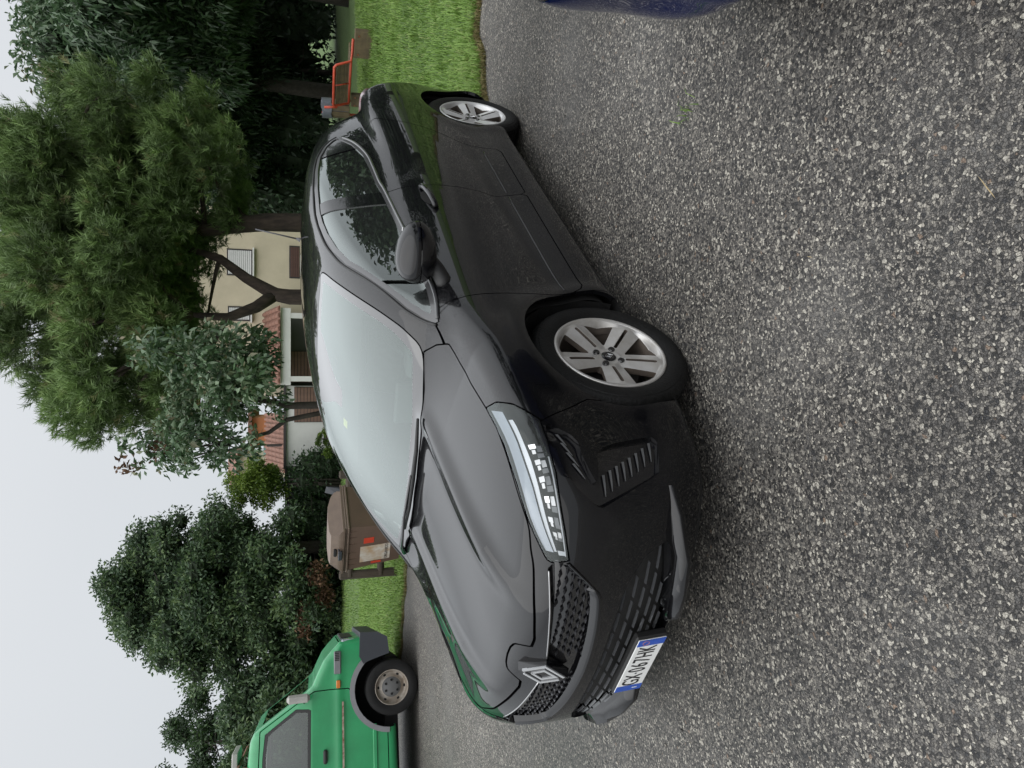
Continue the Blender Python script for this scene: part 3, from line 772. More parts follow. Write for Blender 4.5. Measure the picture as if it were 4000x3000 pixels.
for i, (ch, y) in enumerate((('G', -.118), ('X', -.079), ('0', -.027), ('6', .007), ('7', .040), ('H', .078), ('K', .117))):
    text_mesh('plate_letter', ch, .098, INK, pl, (.0030, y, .0), (math.radians(90), 0, math.radians(90)), .56)
bb = MB(); bb.lathe([(.0, .0032), (.0045, .0032), (.0045, .002)], 10, 0, (0, -.053, .0)); bb.build('plate_seal', SLAT, pl)

# ---- side mirrors
for s_ in (1, -1):
    mo = empty('side_mirror', (.770, .925, .985) if s_ > 0 else (.56, -.875, .985), 0 if s_ > 0 else math.radians(70), car)   # the far one is folded in
    V = []; Fq = []; n1, n2 = 40, 20
    for j in range(n2 + 1):
        ph = -math.pi / 2 + math.pi * j / n2
        for i in range(n1):
            th = 2 * math.pi * i / n1
            pw = lambda c, e_: math.copysign(abs(c) ** e_, c)
            cx_ = pw(math.cos(ph), .92) * pw(math.cos(th), .92); cy_ = pw(math.cos(ph), .92) * pw(math.sin(th), .9); cz_ = pw(math.sin(ph), .92)
            x = .088 * cx_ * (1.0 if cx_ > 0 else .5); y = .118 * cy_; z = .082 * cz_
            z *= 1 - .18 * (y / .108) * (1 if z > 0 else .6); x += -.22 * y - .06 * max(0, z)
            V.append((x, y, z))
    for j in range(n2):
        for i in range(n1): Fq.append((j * n1 + i, j * n1 + (i + 1) % n1, (j + 1) * n1 + (i + 1) % n1, (j + 1) * n1 + i))
    hm = H(np.array(V), np.array(V), Fq); Nn = hm.V / np.array([.072, .108, .072]) ** 2; hm.N = Nn / np.linalg.norm(Nn, axis=1)[:, None]
    acc = np.zeros_like(hm.V)
    for f_ in hm.F:
        q = hm.V[list(f_)]; acc[list(f_)] += np.cross(q[2] - q[0], q[3] - q[1])
    acc[:n1] = acc[:n1].sum(0); acc[-n1:] = acc[-n1:].sum(0)
    acc *= np.where((acc * hm.N).sum(1) < 0, -1, 1)[:, None]; hm.N = acc / np.maximum(np.linalg.norm(acc, axis=1), 1e-12)[:, None]
    cap, base_ = split(hm, hm.V[:, 2] + .010 + .12 * hm.V[:, 1] * 0, .004)
    if s_ < 0: cap, base_ = cap.mirror(), base_.mirror()
    panel('mirror_cap', cap, PAINT, mo, .003, ); panel('mirror_housing', base_, GLOSSB, mo, 0)
    bb = MB(); bb.tube([(-.005, -.03 * s_, -.05), (.03, -.06 * s_, -.085), (.085, -.086 * s_, -.105), (.10, -.105 * s_, -.11)], [.030, .030, .034, .03], 10)
    bb.build('mirror_arm', MATTEB, mo, smooth=True)
    bb = MB(); bb.box((-.040, 0, 0), (.004, .17, .11), None, .001); bb.build('mirror_glass', REFL, mo)

# ---- wiper, antenna
wl = [car_pt(p, .016)[0] for p in ((1.135, .36, .976), (1.152, .20, .98), (1.155, .02, .981), (1.140, -.18, .983), (1.110, -.36, .984))]
bb = MB(); bb.tube([tuple(p) for p in wl], [.006, .009, .011, .009, .006], 6); wp = bb.build('wiper', MATTEB, car, smooth=True)
arm = [car_pt(p, o)[0] for p, o in (((1.154, .05, .981), .026), ((1.125, -.25, .983), .034), ((1.10, -.42, .983), .030), ((1.06, -.55, .985), .02), ((1.05, -.63, .975), .006))]
bb = MB(); bb.tube([tuple(p) for p in arm], [.006, .007, .008, .010, .013], 8); bb.build('wiper_arm', GLOSSB, wp, smooth=True)
bb = MB(); bb.tube([(-1.035, 0, 1.395), (-1.045, 0, 1.425), (-1.06, 0, 1.445)], [.022, .014, .007], 8); bb.tube([(-1.055, 0, 1.44), (-1.174, 0, 1.70)], [.0055, .0045], 6)
bb.build('antenna', mat('antenna_grey', (.05, .05, .055), .5), car, smooth=True)

# ---- wheel wells
for xw in (WB, -WB):
    for s_ in (1, -1):
        bb = MB(); vs = []; fs = []; n = 20
        for i in range(n + 1):
            a = math.radians(-22) + math.radians(224) * i / n
            for y in (.80, .50): vs.append((xw + .356 * math.cos(a), y * s_, max(.12, .312 + .356 * math.sin(a))))
        for i in range(n): fs.append((2 * i, 2 * i + 1, 2 * i + 3, 2 * i + 2))
        b0 = len(vs); vs.append((xw, .50 * s_, .312))
        for i in range(n): fs.append((2 * i + 1, 2 * i + 3, b0))
        bb.add(vs, fs); bb.build('wheel_well', LINER, car)

# ---- wheels
def tyre_mesh():
    prof = [(.214, -.086), (.232, -.098), (.262, -.102), (.290, -.094), (.3035, -.080)]
    tread = []
    for y in (-.070, -.040, -.012, .016, .044):
        tread += [(.308, y), (.3095, y + .018), (.3095, y + .0215), (.3025, y + .0225), (.3025, y + .0265)]
    prof += tread + [(.3095, .070)] + [(.3035, .080), (.290, .094), (.280, .0965), (.278, .099), (.262, .1025), (.236, .0985), (.220, .089)]
    n = 150; k = len(prof); vs = []; fs = []
    for i in range(n):
        a = 2 * math.pi * i / n
        for q, (r, y) in enumerate(prof):
            rr = r - (.0055 if (i % 3 == 0 and 4 < q < k - 7 and r > .304) else 0) - (.003 if (i % 3 == 0 and abs(abs(y) - .080) < .001) else 0)
            vs.append((rr * math.cos(a), y, rr * math.sin(a)))
    for i in range(n):
        j = (i + 1) % n
        for q in range(k - 1): fs.append((i * k + q, i * k + q + 1, j * k + q + 1, j * k + q))
    b = MB(); b.add(vs, fs); return b.mesh('tyre', RUBBER, ang=35)
TYRE = tyre_mesh()
def rim_face():
    nr, na = 34, 300; V = []; N = []; Fq = []
    dish = Spl([(0, .060), (.05, .062), (.09, .070), (.15, .082), (.19, .088), (.21, .088)])
    for j in range(nr + 1):
        r = .014 + (.206 - .014) * j / nr
        for i in range(na):
            a = 2 * math.pi * i / na; V.append((r * math.cos(a), float(dish(r)), r * math.sin(a))); N.append((0, 1, 0))
    for j in range(nr):
        for i in range(na): Fq.append((j * na + i, (j + 1) * na + i, (j + 1) * na + (i + 1) % na, j * na + (i + 1) % na))
    V = np.array(V); N = np.array(N, float)
    # spokes are slightly roofed: facets fall away to each side
    r = np.hypot(V[:, 0], V[:, 2]); a = np.arctan2(V[:, 2], V[:, 0]); k = np.round((a - math.pi / 2) / (2 * math.pi / 5)); da = a - math.pi / 2 - k * 2 * math.pi / 5
    pp = r * np.sin(da); V[:, 1] -= np.clip(np.abs(pp) - .010, 0, 1) * .30 * (r > .05) * (r < .198)
    h = H(V, N, [f[::-1] for f in Fq])
    w = .034 + .12 * r
    win = np.minimum(np.minimum(np.abs(pp) - w, r - .078), .192 - r)
    slot = np.minimum(np.minimum(.0068 - np.abs(pp), r - .066), .182 - r)
    h = clip(h, -np.maximum(win, slot))
    # normals from faces
    acc = np.zeros_like(h.V)
    for f in h.F:
        q = h.V[list(f)]; n = np.cross(q[1] - q[0], q[2] - q[0]); acc[list(f)] += n
    h.N = acc / np.maximum(np.linalg.norm(acc, axis=1), 1e-12)[:, None]
    if h.N[:, 1].mean() < 0: h = H(h.V, -h.N, [f[::-1] for f in h.F])
    return h
RIMH = rim_face()
def wheel(parent, loc, s_, rot, m_rim, rim_me=[None]):
    w = empty('wheel', loc, 0 if s_ > 0 else math.pi, parent)
    w.rotation_euler = (0, rot, 0 if s_ > 0 else math.pi)
    obj_from('tyre', TYRE, w)
    key = m_rim.name
    if key not in WHEELS:
        r = panel('rim', RIMH, m_rim, w, .030, fmat=BARREL)
        b = MB(); b.lathe([(.206, .088), (.213, .0925), (.2185, .090), (.216, .084), (.205, .076), (.196, .03), (.190, -.03), (.196, -.085), (.214, -.088)], 72, 1)
        bar = b.build('rim_barrel', BARREL, w, smooth=True)
        b = MB(); b.lathe([(.203, .086), (.207, .0915), (.213, .0935), (.2190, .0905), (.2165, .084)], 72, 1); lipo = b.build('rim_lip', m_rim, w, smooth=True)
        b = MB(); b.lathe([(.0, .0), (.135, .0), (.135, -.012), (.0, -.012)], 40, 1); b.lathe([(.0, .0), (.188, -.07)], 30, 1); dsk = b.build('brake_disc', DISC, w)
        b = MB(); b.lathe([(.0, .0655), (.022, .0655), (.0285, .063), (.0285, .05)], 28, 1); cp_ = b.build('centre_cap', GLOSSB, w, smooth=False)
        b = MB()
        for sg in (1, .5):
            b.tube([(u * sg, .0665, v * sg) for u, v in ((0, .017), (.0115, 0), (0, -.017), (-.0115, 0))], .0012, 4, closed=True)
        em = b.build('cap_emblem', CHROME, w)
        b = MB()
        bo = []
        for q in range(4):
            a = math.pi / 4 + math.pi / 2 * q
            b = MB(); b.lathe([(.0, .0660), (.0115, .0670), (.0135, .0630), (.0135, .05)], 14, 1, (.050 * math.cos(a), 0, .050 * math.sin(a))); bo.append(b.build('wheel_bolt', GLOSSB, w))
        WHEELS[key] = [r, bar, lipo, dsk, cp_, em] + bo
    else:
        for o in WHEELS[key]:
            c = o.copy(); COL.objects.link(c); c.parent = w
    return w
WHEELS = {}
YW = .700
for x, y, rot, mr_ in ((WB, YW + .016, math.radians(12), RIMGREY), (-WB, YW + .028, math.radians(-14), RIMCLEAN)):
    for s_ in (1, -1): wheel(car, (x, y * s_, .3085), s_, rot, mr_)

# ---- cabin
cab = mat('cabin_lining', (.02, .02, .021), .9)
bb = MB(); bb.box((-.1, 0, .30), (2.2, 1.42, .04)); bb.box((-1.45, 0, .60), (.5, 1.3, .62)); bb.build('cabin_floor', cab, car)
bb = MB()
bb.add([(1.10, -.66, .93), (1.10, .66, .93), (.80, .70, .945), (.80, -.70, .945), (.62, -.70, .90), (.62, .70, .90), (.60, .70, .62), (.60, -.70, .62), (1.0, .70, .4), (1.0, -.70, .4)],
       [(0, 1, 2, 3), (3, 2, 5, 4), (4, 5, 6, 7), (7, 6, 8, 9), (9, 8, 1, 0)]); bb.box((.60, .35, .93), (.14, .34, .07), None, .02); bb.box((.62, 0, .93), (.03, .26, .15), None, .01)
bb.build('dashboard', DASH, car)
sw = empty('steering_wheel', (.47, .35, .90), 0, car); sw.rotation_euler = (0, math.radians(-24), 0)
bb = MB(); bb.tube([(0, .18 * math.cos(a), .18 * math.sin(a)) for a in np.linspace(0, 2 * math.pi, 33)[:-1]], .015, 8, closed=True); bb.build('rim', DASH, sw, smooth=True)
bb = MB(); bb.box((.01, 0, 0), (.05, .12, .09), None, .015); bb.box((.01, 0, -.01), (.02, .34, .03)); bb.box((.01, 0, -.09), (.02, .05, .16)); bb.tube([(0, 0, 0), (.22, 0, -.06)], .03, 8); bb.build('hub', DASH, sw)
def seat(x, y, w):
    s = empty('seat', (x, y, .34), 0, car)
    bb = MB(); bb.box((.0, 0, .10), (.50, w, .18), None, .05); bb.build('cushion', SEAT, s)
    R = Matrix.Rotation(math.radians(-16), 3, 'Y')
    bb = MB(); bb.box((-.27, 0, .42), (.14, w, .60), R, .05); bb.build('backrest', SEAT, s)
    for hy in ((0,) if w < .6 else (-.40, 0, .40)):
        bb = MB(); bb.box((-.36, hy, .80), (.09, .25, .16), R, .035); bb.tube([(-.34, hy - .05, .68), (-.355, hy - .05, .78)], .006, 6); bb.tube([(-.34, hy + .05, .68), (-.355, hy + .05, .78)], .006, 6); bb.build('headrest', SEAT, s)
seat(.12, .36, .50); seat(.12, -.36, .50); seat(-.72, 0, 1.22)
bb = MB(); bb.box((.37, 0, 1.275), (.03, .22, .06), None, .012); bb.tube([(.38, 0, 1.28), (.42, 0, 1.30)], .008, 6); bb.build('rear_view_mirror', DASH, car)
P, n = car_pt((.60, -.14, 1.25), -.004); bb = MB(); bb.box((0, 0, 0), (.036, .05, .002)); st2 = bb.build('window_sticker', YELLOW, wso); st2.location = P; st2.rotation_euler = (0, math.radians(25), 0)

# ---------------------------------------------------------------- second car: blue, only its front corner is in view
bcar = empty('car', (1.945, -.22, 0), math.radians(91.5)); bcar.scale = (1.15, 1.03, 1.05); tag(bcar, 'dark blue car cut off by the picture edge, only its bumper corner showing', 'car')
panel('body', body0, BLUE, bcar, .02, sym=True); panel('inner_structure', liner.off(.05), LINER, bcar, 0, sym=True); panel('underbody', under, LINER, bcar, 0, sym=True)
panel('bonnet', bonnet, BLUE, bcar, .022, sym=True); panel('front_bumper', bump0, BLUE, bcar, .03, sym=True); panel('headlight', head, LAMPDARK, bcar, .02); panel('headlight', head.mirror(), LAMPDARK, bcar, .02); panel('front_wing', fend0, BLUE, bcar, .02); panel('front_wing', fend0.mirror(), BLUE, bcar, .02)
for k in (lambda h: h, lambda h: h.mirror()):
    panel('front_door', k(doorf), BLUE, bcar, .018); panel('rear_door', k(doorr), BLUE, bcar, .018); panel('side_glazing', k(dlo), GLASS_S, bcar, .006)
panel('windscreen', windscreen, GLASS_F, bcar, .006, sym=True)
for x in (WB, -WB):
    for s_ in (1, -1):
        w = wheel(bcar, (x + (.02 if x > 0 else 0), (YW + (.035 if x > 0 else 0)) * s_, .30), s_, 0, RIMGREY); w.scale = (1 / 1.15, 1 / 1.03, 1 / 1.05)
        if x > 0: w.rotation_euler = (0, 0, math.radians(14) + (0 if s_ > 0 else math.pi))

# ---------------------------------------------------------------- ground: asphalt with exposed stones, lawn
def zg(x, y=0):
    """the ground lies level round the car and climbs gently to the left"""
    t = -(np.asarray(x, float) + .6)
    return .05 * np.where(t > 12, t, np.log1p(np.exp(np.clip(t, -30, 12) * 1.6)) / 1.6)
EDGE = [(-70, 36), (-20, 17.2), (-9, 12.6), (-5.7, 11.35), (-3.6, 10.5), (-2.2, 9.9), (-1.0, 8.6), (.4, 6.7), (1.4, 5.65), (2.34, 5.22), (3.0, 5.16), (5, 5.3), (9, 5.7), (70, 11)]
EX = np.array([p[0] for p in EDGE]); EY = np.array([p[1] for p in EDGE])
def edge_y(x): return np.interp(x, EX, EY)
def edge_r(x): return edge_y(x) + .09 * np.sin(x * 2.3 + .5) + .06 * np.sin(x * 5.1) + .045 * np.sin(x * 13.7 + 1)
def asphalt_mat():
    M = bpy.data.materials.new('stony_asphalt'); M.use_nodes = True; nt = M.node_tree; B = nt.nodes['Principled BSDF']; L = nt.links.new
    t = _n(nt, 'ShaderNodeTexCoord'); P = t.outputs['Object']
    wn = _n(nt, 'ShaderNodeTexNoise', Scale=60.0, Detail=2.0); L(P, wn.inputs['Vector'])
    wa = _n(nt, 'ShaderNodeVectorMath', operation='MULTIPLY_ADD'); L(wn.outputs['Color'], wa.inputs[0]); wa.inputs[1].default_value = (.012, .012, .012); L(P, wa.inputs[2]); Q = wa.outputs[0]
    def stones(scale, rnd=1.0):
        a = _n(nt, 'ShaderNodeTexVoronoi', Scale=scale, Randomness=rnd); L(Q, a.inputs['Vector'])
        b = _n(nt, 'ShaderNodeTexVoronoi', Scale=scale, Randomness=rnd, feature='DISTANCE_TO_EDGE'); L(Q, b.inputs['Vector'])
        return a, b
    a1, b1 = stones(150.0); a2, b2 = stones(84.0)
    def ramp(src, els, interp='CONSTANT'):
        r = _n(nt, 'ShaderNodeValToRGB'); r.color_ramp.interpolation = interp; el = r.color_ramp.elements
        el[0].position, el[0].color = els[0][0], els[0][1] + (1,); el[1].position, el[1].color = els[-1][0], els[-1][1] + (1,)
        for p, c in els[1:-1]: el.new(p).color = c + (1,)
        L(src, r.inputs[0]); return r
    sp1 = _n(nt, 'ShaderNodeSeparateColor'); L(a1.outputs['Color'], sp1.inputs[0])
    r1 = ramp(sp1.outputs[0], [(0, (.022, .021, .020)), (.20, (.070, .065, .060)), (.42, (.130, .121, .110)), (.64, (.195, .180, .160)), (.82, (.28, .258, .222)), (.91, (.41, .38, .325)), (.965, (.58, .545, .465))])
    sp2 = _n(nt, 'ShaderNodeSeparateColor'); L(a2.outputs['Color'], sp2.inputs[0])
    r2 = ramp(sp2.outputs[0], [(0, (.04, .04, .042)), (.30, (.13, .125, .118)), (.55, (.30, .28, .245)), (.78, (.54, .51, .44)), (.975, (.27, .20, .15))])
    # binder between the stones
    def edge(b, lo, hi):
        m_ = _n(nt, 'ShaderNodeMapRange', interpolation_type='SMOOTHSTEP'); m_.inputs['From Min'].default_value = lo; m_.inputs['From Max'].default_value = hi; L(b.outputs['Distance'], m_.inputs['Value']); return m_
    e1 = edge(b1, .0, .10); e2 = edge(b2, .04, .12)
    mA = _n(nt, 'ShaderNodeMix', data_type='RGBA'); mA.inputs['A'].default_value = (.075, .072, .069, 1); L(e1.outputs[0], mA.inputs['Factor']); L(r1.outputs[0], mA.inputs['B'])
    # only some of the larger cells are stones
    gt = _n(nt, 'ShaderNodeMath', operation='GREATER_THAN'); gt.inputs[1].default_value = .70; L(sp2.outputs[1], gt.inputs[0])
    mk = _n(nt, 'ShaderNodeMath', operation='MULTIPLY'); L(gt.outputs[0], mk.inputs[0]); L(e2.outputs[0], mk.inputs[1])
    mB = _n(nt, 'ShaderNodeMix', data_type='RGBA'); L(mk.outputs[0], mB.inputs['Factor']); L(mA.outputs['Result'], mB.inputs['A']); L(r2.outputs[0], mB.inputs['B'])
    # worn, dusty patches and damp ones
    n1 = _n(nt, 'ShaderNodeTexNoise', Scale=.9, Detail=5.0, Roughness=.62); L(P, n1.inputs['Vector'])
    q = _n(nt, 'ShaderNodeMapRange'); q.inputs['From Min'].default_value = .50; q.inputs['From Max'].default_value = .70; q.inputs['To Max'].default_value = .55; L(n1.outputs['Fac'], q.inputs['Value'])
    n1b = _n(nt, 'ShaderNodeTexNoise', Scale=30.0, Detail=4.0); L(P, n1b.inputs['Vector'])
    q1 = _n(nt, 'ShaderNodeMath', operation='MULTIPLY'); L(q.outputs[0], q1.inputs[0]); L(n1b.outputs['Fac'], q1.inputs[1])
    q2 = _n(nt, 'ShaderNodeMath', operation='MULTIPLY', use_clamp=True); q2.inputs[1].default_value = 1.5; L(q1.outputs[0], q2.inputs[0])
    mC = _n(nt, 'ShaderNodeMix', data_type='RGBA'); L(q2.outputs[0], mC.inputs['Factor']); L(mB.outputs['Result'], mC.inputs['A']); mC.inputs['B'].default_value = (.23, .225, .215, 1)
    n2 = _n(nt, 'ShaderNodeTexNoise', Scale=.42, Detail=4.0); L(P, n2.inputs['Vector'])
    d = _n(nt, 'ShaderNodeMapRange'); d.inputs['From Min'].default_value = .34; d.inputs['From Max'].default_value = .64; d.inputs['To Min'].default_value = .42; d.inputs['To Max'].default_value = .94; L(n2.outputs['Fac'], d.inputs['Value'])
    mD = _n(nt, 'ShaderNodeVectorMath', operation='SCALE'); L(mC.outputs['Result'], mD.inputs[0]); L(d.outputs[0], mD.inputs['Scale'])
    L(mD.outputs[0], B.inputs['Base Color'])
    rr = _n(nt, 'ShaderNodeMapRange'); rr.inputs['From Min'].default_value = .3; rr.inputs['From Max'].default_value = .7; rr.inputs['To Min'].default_value = .38; rr.inputs['To Max'].default_value = .75; L(n2.outputs['Fac'], rr.inputs['Value']); L(rr.outputs[0], B.inputs['Roughness'])
    B.inputs['Specular IOR Level'].default_value = .4
    hh = _n(nt, 'ShaderNodeMath', operation='MULTIPLY_ADD'); L(mk.outputs[0], hh.inputs[0]); hh.inputs[1].default_value = 1.4; L(e1.outputs[0], hh.inputs[2])
    bp = _n(nt, 'ShaderNodeBump', Strength=.8); bp.inputs['Distance'].default_value = .003; L(hh.outputs[0], bp.inputs['Height']); L(bp.outputs[0], B.inputs['Normal'])
    return M
def sheet(name, xs, ys, dz, m_):
    X, Y = np.meshgrid(xs, ys, indexing='ij'); Z = zg(X) + dz; n, k = X.shape
    V = np.stack([X, Y, Z], -1).reshape(-1, 3); i = np.arange(n - 1)[:, None] * k + np.arange(k - 1)[None]; i = i.ravel()
    o = obj_from(name, np_mesh(name, V, np.stack([i, i + k, i + k + 1, i + 1], 1), m_, smooth=True)); tag(o, kind='structure'); return o
ax_ = np.concatenate([np.linspace(-400, -30, 10), np.linspace(-25, 12, 75), np.linspace(20, 400, 10)])
sheet('asphalt_ground', ax_, np.array([-60., -20, 0, 10, 20, 40, 120, 900]), 0, asphalt_mat())
# lawn
SOIL = mat('lawn_soil', (.075, .130, .030), .95, col2=(.050, .085, .022), vscale=6, bump=.5, bscale=60)
lx = np.concatenate([np.linspace(-70, -25, 8), np.linspace(-20, 10, 121), np.linspace(14, 70, 8)])
V = []; k_ = 9
for x in lx:
    y0 = float(edge_y(x)) + .09 * math.sin(x * 2.3 + .5) + .06 * math.sin(x * 5.1) + .045 * math.sin(x * 13.7 + 1)
    for j, f_ in enumerate((0, .02, .15, .6, 2, 6, 14, 40, 140)):
        y = y0 + f_; V.append((x, y, float(zg(x)) + (-.004 if j == 0 else .018 if j == 1 else .03)))
i = (np.arange(len(lx) - 1)[:, None] * k_ + np.arange(k_ - 1)[None]).ravel()
lawn = obj_from('lawn_ground', np_mesh('lawn_ground', np.array(V), np.stack([i, i + k_, i + k_ + 1, i + 1], 1), SOIL, smooth=True)); tag(lawn, kind='structure')
def leafy_mat(name, cols, rough=.5, transl=.25, spec=.35):
    """colour picked per leaf from a ramp by the face attribute 'rnd'"""
    M = bpy.data.materials.new(name); M.use_nodes = True; nt = M.node_tree; B = nt.nodes['Principled BSDF']; L = nt.links.new
    at = _n(nt, 'ShaderNodeAttribute', attribute_name='rnd'); r = _n(nt, 'ShaderNodeValToRGB'); el = r.color_ramp.elements
    el[0].position = 0; el[0].color = tuple(cols[0]) + (1,); el[1].position = 1; el[1].color = tuple(cols[-1]) + (1,)
    for i in range(1, len(cols) - 1): el.new(i / (len(cols) - 1)).color = tuple(cols[i]) + (1,)
    L(at.outputs['Fac'], r.inputs[0]); L(r.outputs[0], B.inputs['Base Color']); B.inputs['Roughness'].default_value = rough; B.inputs['Specular IOR Level'].default_value = spec
    tr = _n(nt, 'ShaderNodeBsdfTranslucent'); L(r.outputs[0], tr.inputs['Color']); mx_ = _n(nt, 'ShaderNodeMixShader'); mx_.inputs[0].default_value = transl
    L(B.outputs[0], mx_.inputs[1]); L(tr.outputs[0], mx_.inputs[2]); L(mx_.outputs[0], nt.nodes['Material Output'].inputs['Surface'])
    return M
def set_rnd(me, r):
    a = me.attributes.new('rnd', 'FLOAT', 'FACE'); a.data.foreach_set('value', np.asarray(r, np.float32))
GRASS = leafy_mat('grass_blades', [(.045, .085, .016), (.105, .185, .036), (.165, .28, .055), (.225, .345, .085), (.30, .34, .13)], .55, .3)
DRY = leafy_mat('dry_grass', [(.10, .09, .035), (.20, .16, .07), (.13, .15, .04)], .7, .2)
rng = np.random.default_rng(3)
def blades(P, hgt, wid, m_, name, label, cat):
    n = len(P); a = rng.uniform(0, 2 * np.pi, n); ln = rng.uniform(.25, .95, n); hh = hgt * rng.uniform(.5, 1.25, n); w = wid * rng.uniform(.7, 1.3, n)
    s_ = np.stack([np.cos(a + 1.57), np.sin(a + 1.57), 0 * a], 1); f = np.stack([np.cos(a), np.sin(a), 0 * a], 1)
    up_ = np.array([0, 0, 1.0]); b0 = P - s_ * w[:, None] / 2; b1 = P + s_ * w[:, None] / 2
    mid = P + f * (hh * ln * .35)[:, None] + up_ * (hh * .62)[:, None]; tip = P + f * (hh * ln)[:, None] + up_ * (hh * (1.05 - .5 * ln))[:, None]
    V = np.stack([b0, b1, mid - s_ * w[:, None] * .4, mid + s_ * w[:, None] * .4, tip], 1).reshape(-1, 3)
    i = np.arange(n) * 5; T = np.stack([np.stack([i, i + 1, i + 3], 1), np.stack([i, i + 3, i + 2], 1), np.stack([i + 2, i + 3, i + 4], 1)], 1).reshape(-1, 3)
    me = np_mesh(name, V, T, m_); patch = .5 + .5 * np.sin(P[:, 0] * 2.1 + 1.3 * np.sin(P[:, 1] * 1.7)) * np.sin(P[:, 1] * 2.6 + P[:, 0])
    big = .5 + .5 * np.sin(P[:, 0] * .9 + 2 + np.sin(P[:, 1] * .6)) * np.sin(P[:, 1] * .8 + 1)
    r = np.clip(.50 * rng.random(n) + .22 * patch + .22 * big + .04, 0, 1); dry = rng.random(n) < .05; r = np.where(dry, .97, r); set_rnd(me, np.repeat(r, 3))
    o = obj_from(name, me); tag(o, label, cat, kind='stuff'); return o
def scatter(n, x0, x1, y1, near=0.0):
    x = rng.uniform(x0, x1, n); e = edge_r(x) + near; u = rng.random(n); y = e + (y1 - e) * u ** 1.35
    ok = y > e; x, y = x[ok], y[ok]; return np.stack([x, y, zg(x) + .02], 1)
PR = scatter(110000, 1.6, 9.5, 15.5)
cl_ = scatter(230, 1.6, 9, 14); PC = (cl_[:, None, :] + rng.normal(0, .045, (len(cl_), 45, 3)) * np.array([1, 1, 0])).reshape(-1, 3)
blades(PC, .15, .010, GRASS, 'grass_tufts', 'taller tufts of grass standing out of the right lawn', 'grass')
blades(PR, .085, .0075, GRASS, 'lawn_grass', 'bright green wet lawn grass between the asphalt and the red bench', 'grass')
PL = np.vstack([scatter(60000, -8.5, 1.6, 18, .02), scatter(40000, -13, .5, 31, 3)]); blades(PL, .085, .012, GRASS, 'lawn_grass', 'green lawn grass stretching to the dark hedge behind the van and bin', 'grass')
x = rng.uniform(1.4, 4.2, 9000); y = edge_r(x) + np.abs(rng.normal(0, .20, 9000)) - .06; x2 = rng.uniform(-7, 1.4, 8000); y2 = edge_r(x2) + np.abs(rng.normal(0, .12, 8000)) - .06
blades(np.stack([np.r_[x, x2], np.r_[y, y2], zg(np.r_[x, x2]) + .0], 1), .05, .006, DRY, 'dry_grass', 'straw-coloured dry grass along the edge of the asphalt', 'grass')
# a weed in a crack, dry stalks on the asphalt
c = gnd(2690, 440); w = rng.normal(0, .022, (16, 3)); w[:, 2] = 0; w[:, 1] *= 1.5
o = blades(w + np.array([c.x, c.y, 0]), .05, .004, GRASS, 'weed', 'small green weed growing from a crack in the asphalt', 'weed'); o['kind'] = 'thing'
STRAW = mat('straw', (.32, .25, .14), .8)
for (p, q, lab) in (((3805, 665), (3935, 830), 'long dry straw stalk lying on the asphalt near the picture corner'), ((3140, 1003), (3200, 1016), 'short dry straw stalk lying on bare asphalt')):
    a, b = gnd(*p, .004), gnd(*q, .004); bb = MB(); bb.tube([a, (a + b) / 2 + Vector((.006, .004, .002)), b], [.0012, .0017, .001], 5); tag(bb.build('straw_stalk', STRAW), lab, 'straw')

# loose stones on the asphalt near the camera
n = 900; x = rng.uniform(-2.2, 2.2, n); y = .9 + 3.4 * rng.random(n) ** 1.3; r = .0035 + .0055 * rng.random(n) ** 3
D8 = np.array([(1, 0, 0), (0, 1, 0), (-1, 0, 0), (0, -1, 0), (.1, .1, .7), (0, 0, -.3)], float); F8 = np.array([(0, 1, 4), (1, 2, 4), (2, 3, 4), (3, 0, 4), (1, 0, 5), (2, 1, 5), (3, 2, 5), (0, 3, 5)])
V = D8[None] * (1 + .35 * rng.normal(0, 1, (n, 6, 3))) * r[:, None, None]; a = rng.uniform(0, 6.28, n); c_, s_ = np.cos(a)[:, None], np.sin(a)[:, None]
V = np.stack([V[..., 0] * c_ - V[..., 1] * s_ + x[:, None], V[..., 0] * s_ + V[..., 1] * c_ + y[:, None], V[..., 2] + (r * .25)[:, None] + zg(x)[:, None]], -1).reshape(-1, 3)
me = np_mesh('loose_stones', V, (F8[None] + 6 * np.arange(n)[:, None, None]).reshape(-1, 3), leafy_mat('loose_stone', [(.06, .058, .055), (.16, .15, .135), (.26, .24, .21), (.44, .41, .36)], .7, 0)); set_rnd(me, np.repeat(rng.random(n), 8))
tag(obj_from('loose_stones', me), 'small loose stones scattered over the asphalt in the foreground', 'stones', kind='stuff')

# ---------------------------------------------------------------- trees
BARKP = mat('pine_bark', (.085, .062, .050), .95, col2=(.022, .017, .015), vscale=11, bump=1.0, bscale=16, stretch=(1, 1, .3), detail=8)
BARK = mat('tree_bark', (.060, .050, .042), .95, col2=(.030, .026, .022), vscale=12, bump=.6, bscale=30)
PINE = leafy_mat('pine_needles', [(.065, .090, .040), (.098, .150, .056), (.145, .225, .075), (.20, .30, .095), (.20, .19, .09)], .55, .15)
BROAD = leafy_mat('glossy_broad_leaves', [(.034, .068, .032), (.058, .110, .050), (.090, .155, .075), (.15, .21, .12), (.18, .16, .09)], .38, .2, .5)
DARKL = leafy_mat('dark_evergreen_leaves', [(.014, .030, .014), (.026, .054, .023), (.044, .084, .032), (.07, .12, .042)], .45, .15)
MIDL = leafy_mat('green_hedge_leaves', [(.034, .060, .036), (.058, .100, .052), (.090, .145, .064), (.14, .20, .075)], .5, .2)
YELL = leafy_mat('yellow_green_leaves', [(.05, .09, .02), (.12, .19, .03), (.24, .32, .05)], .5, .35)
RUST = leafy_mat('rusty_dead_leaves', [(.05, .028, .018), (.13, .07, .04), (.20, .12, .07)], .7, .15)
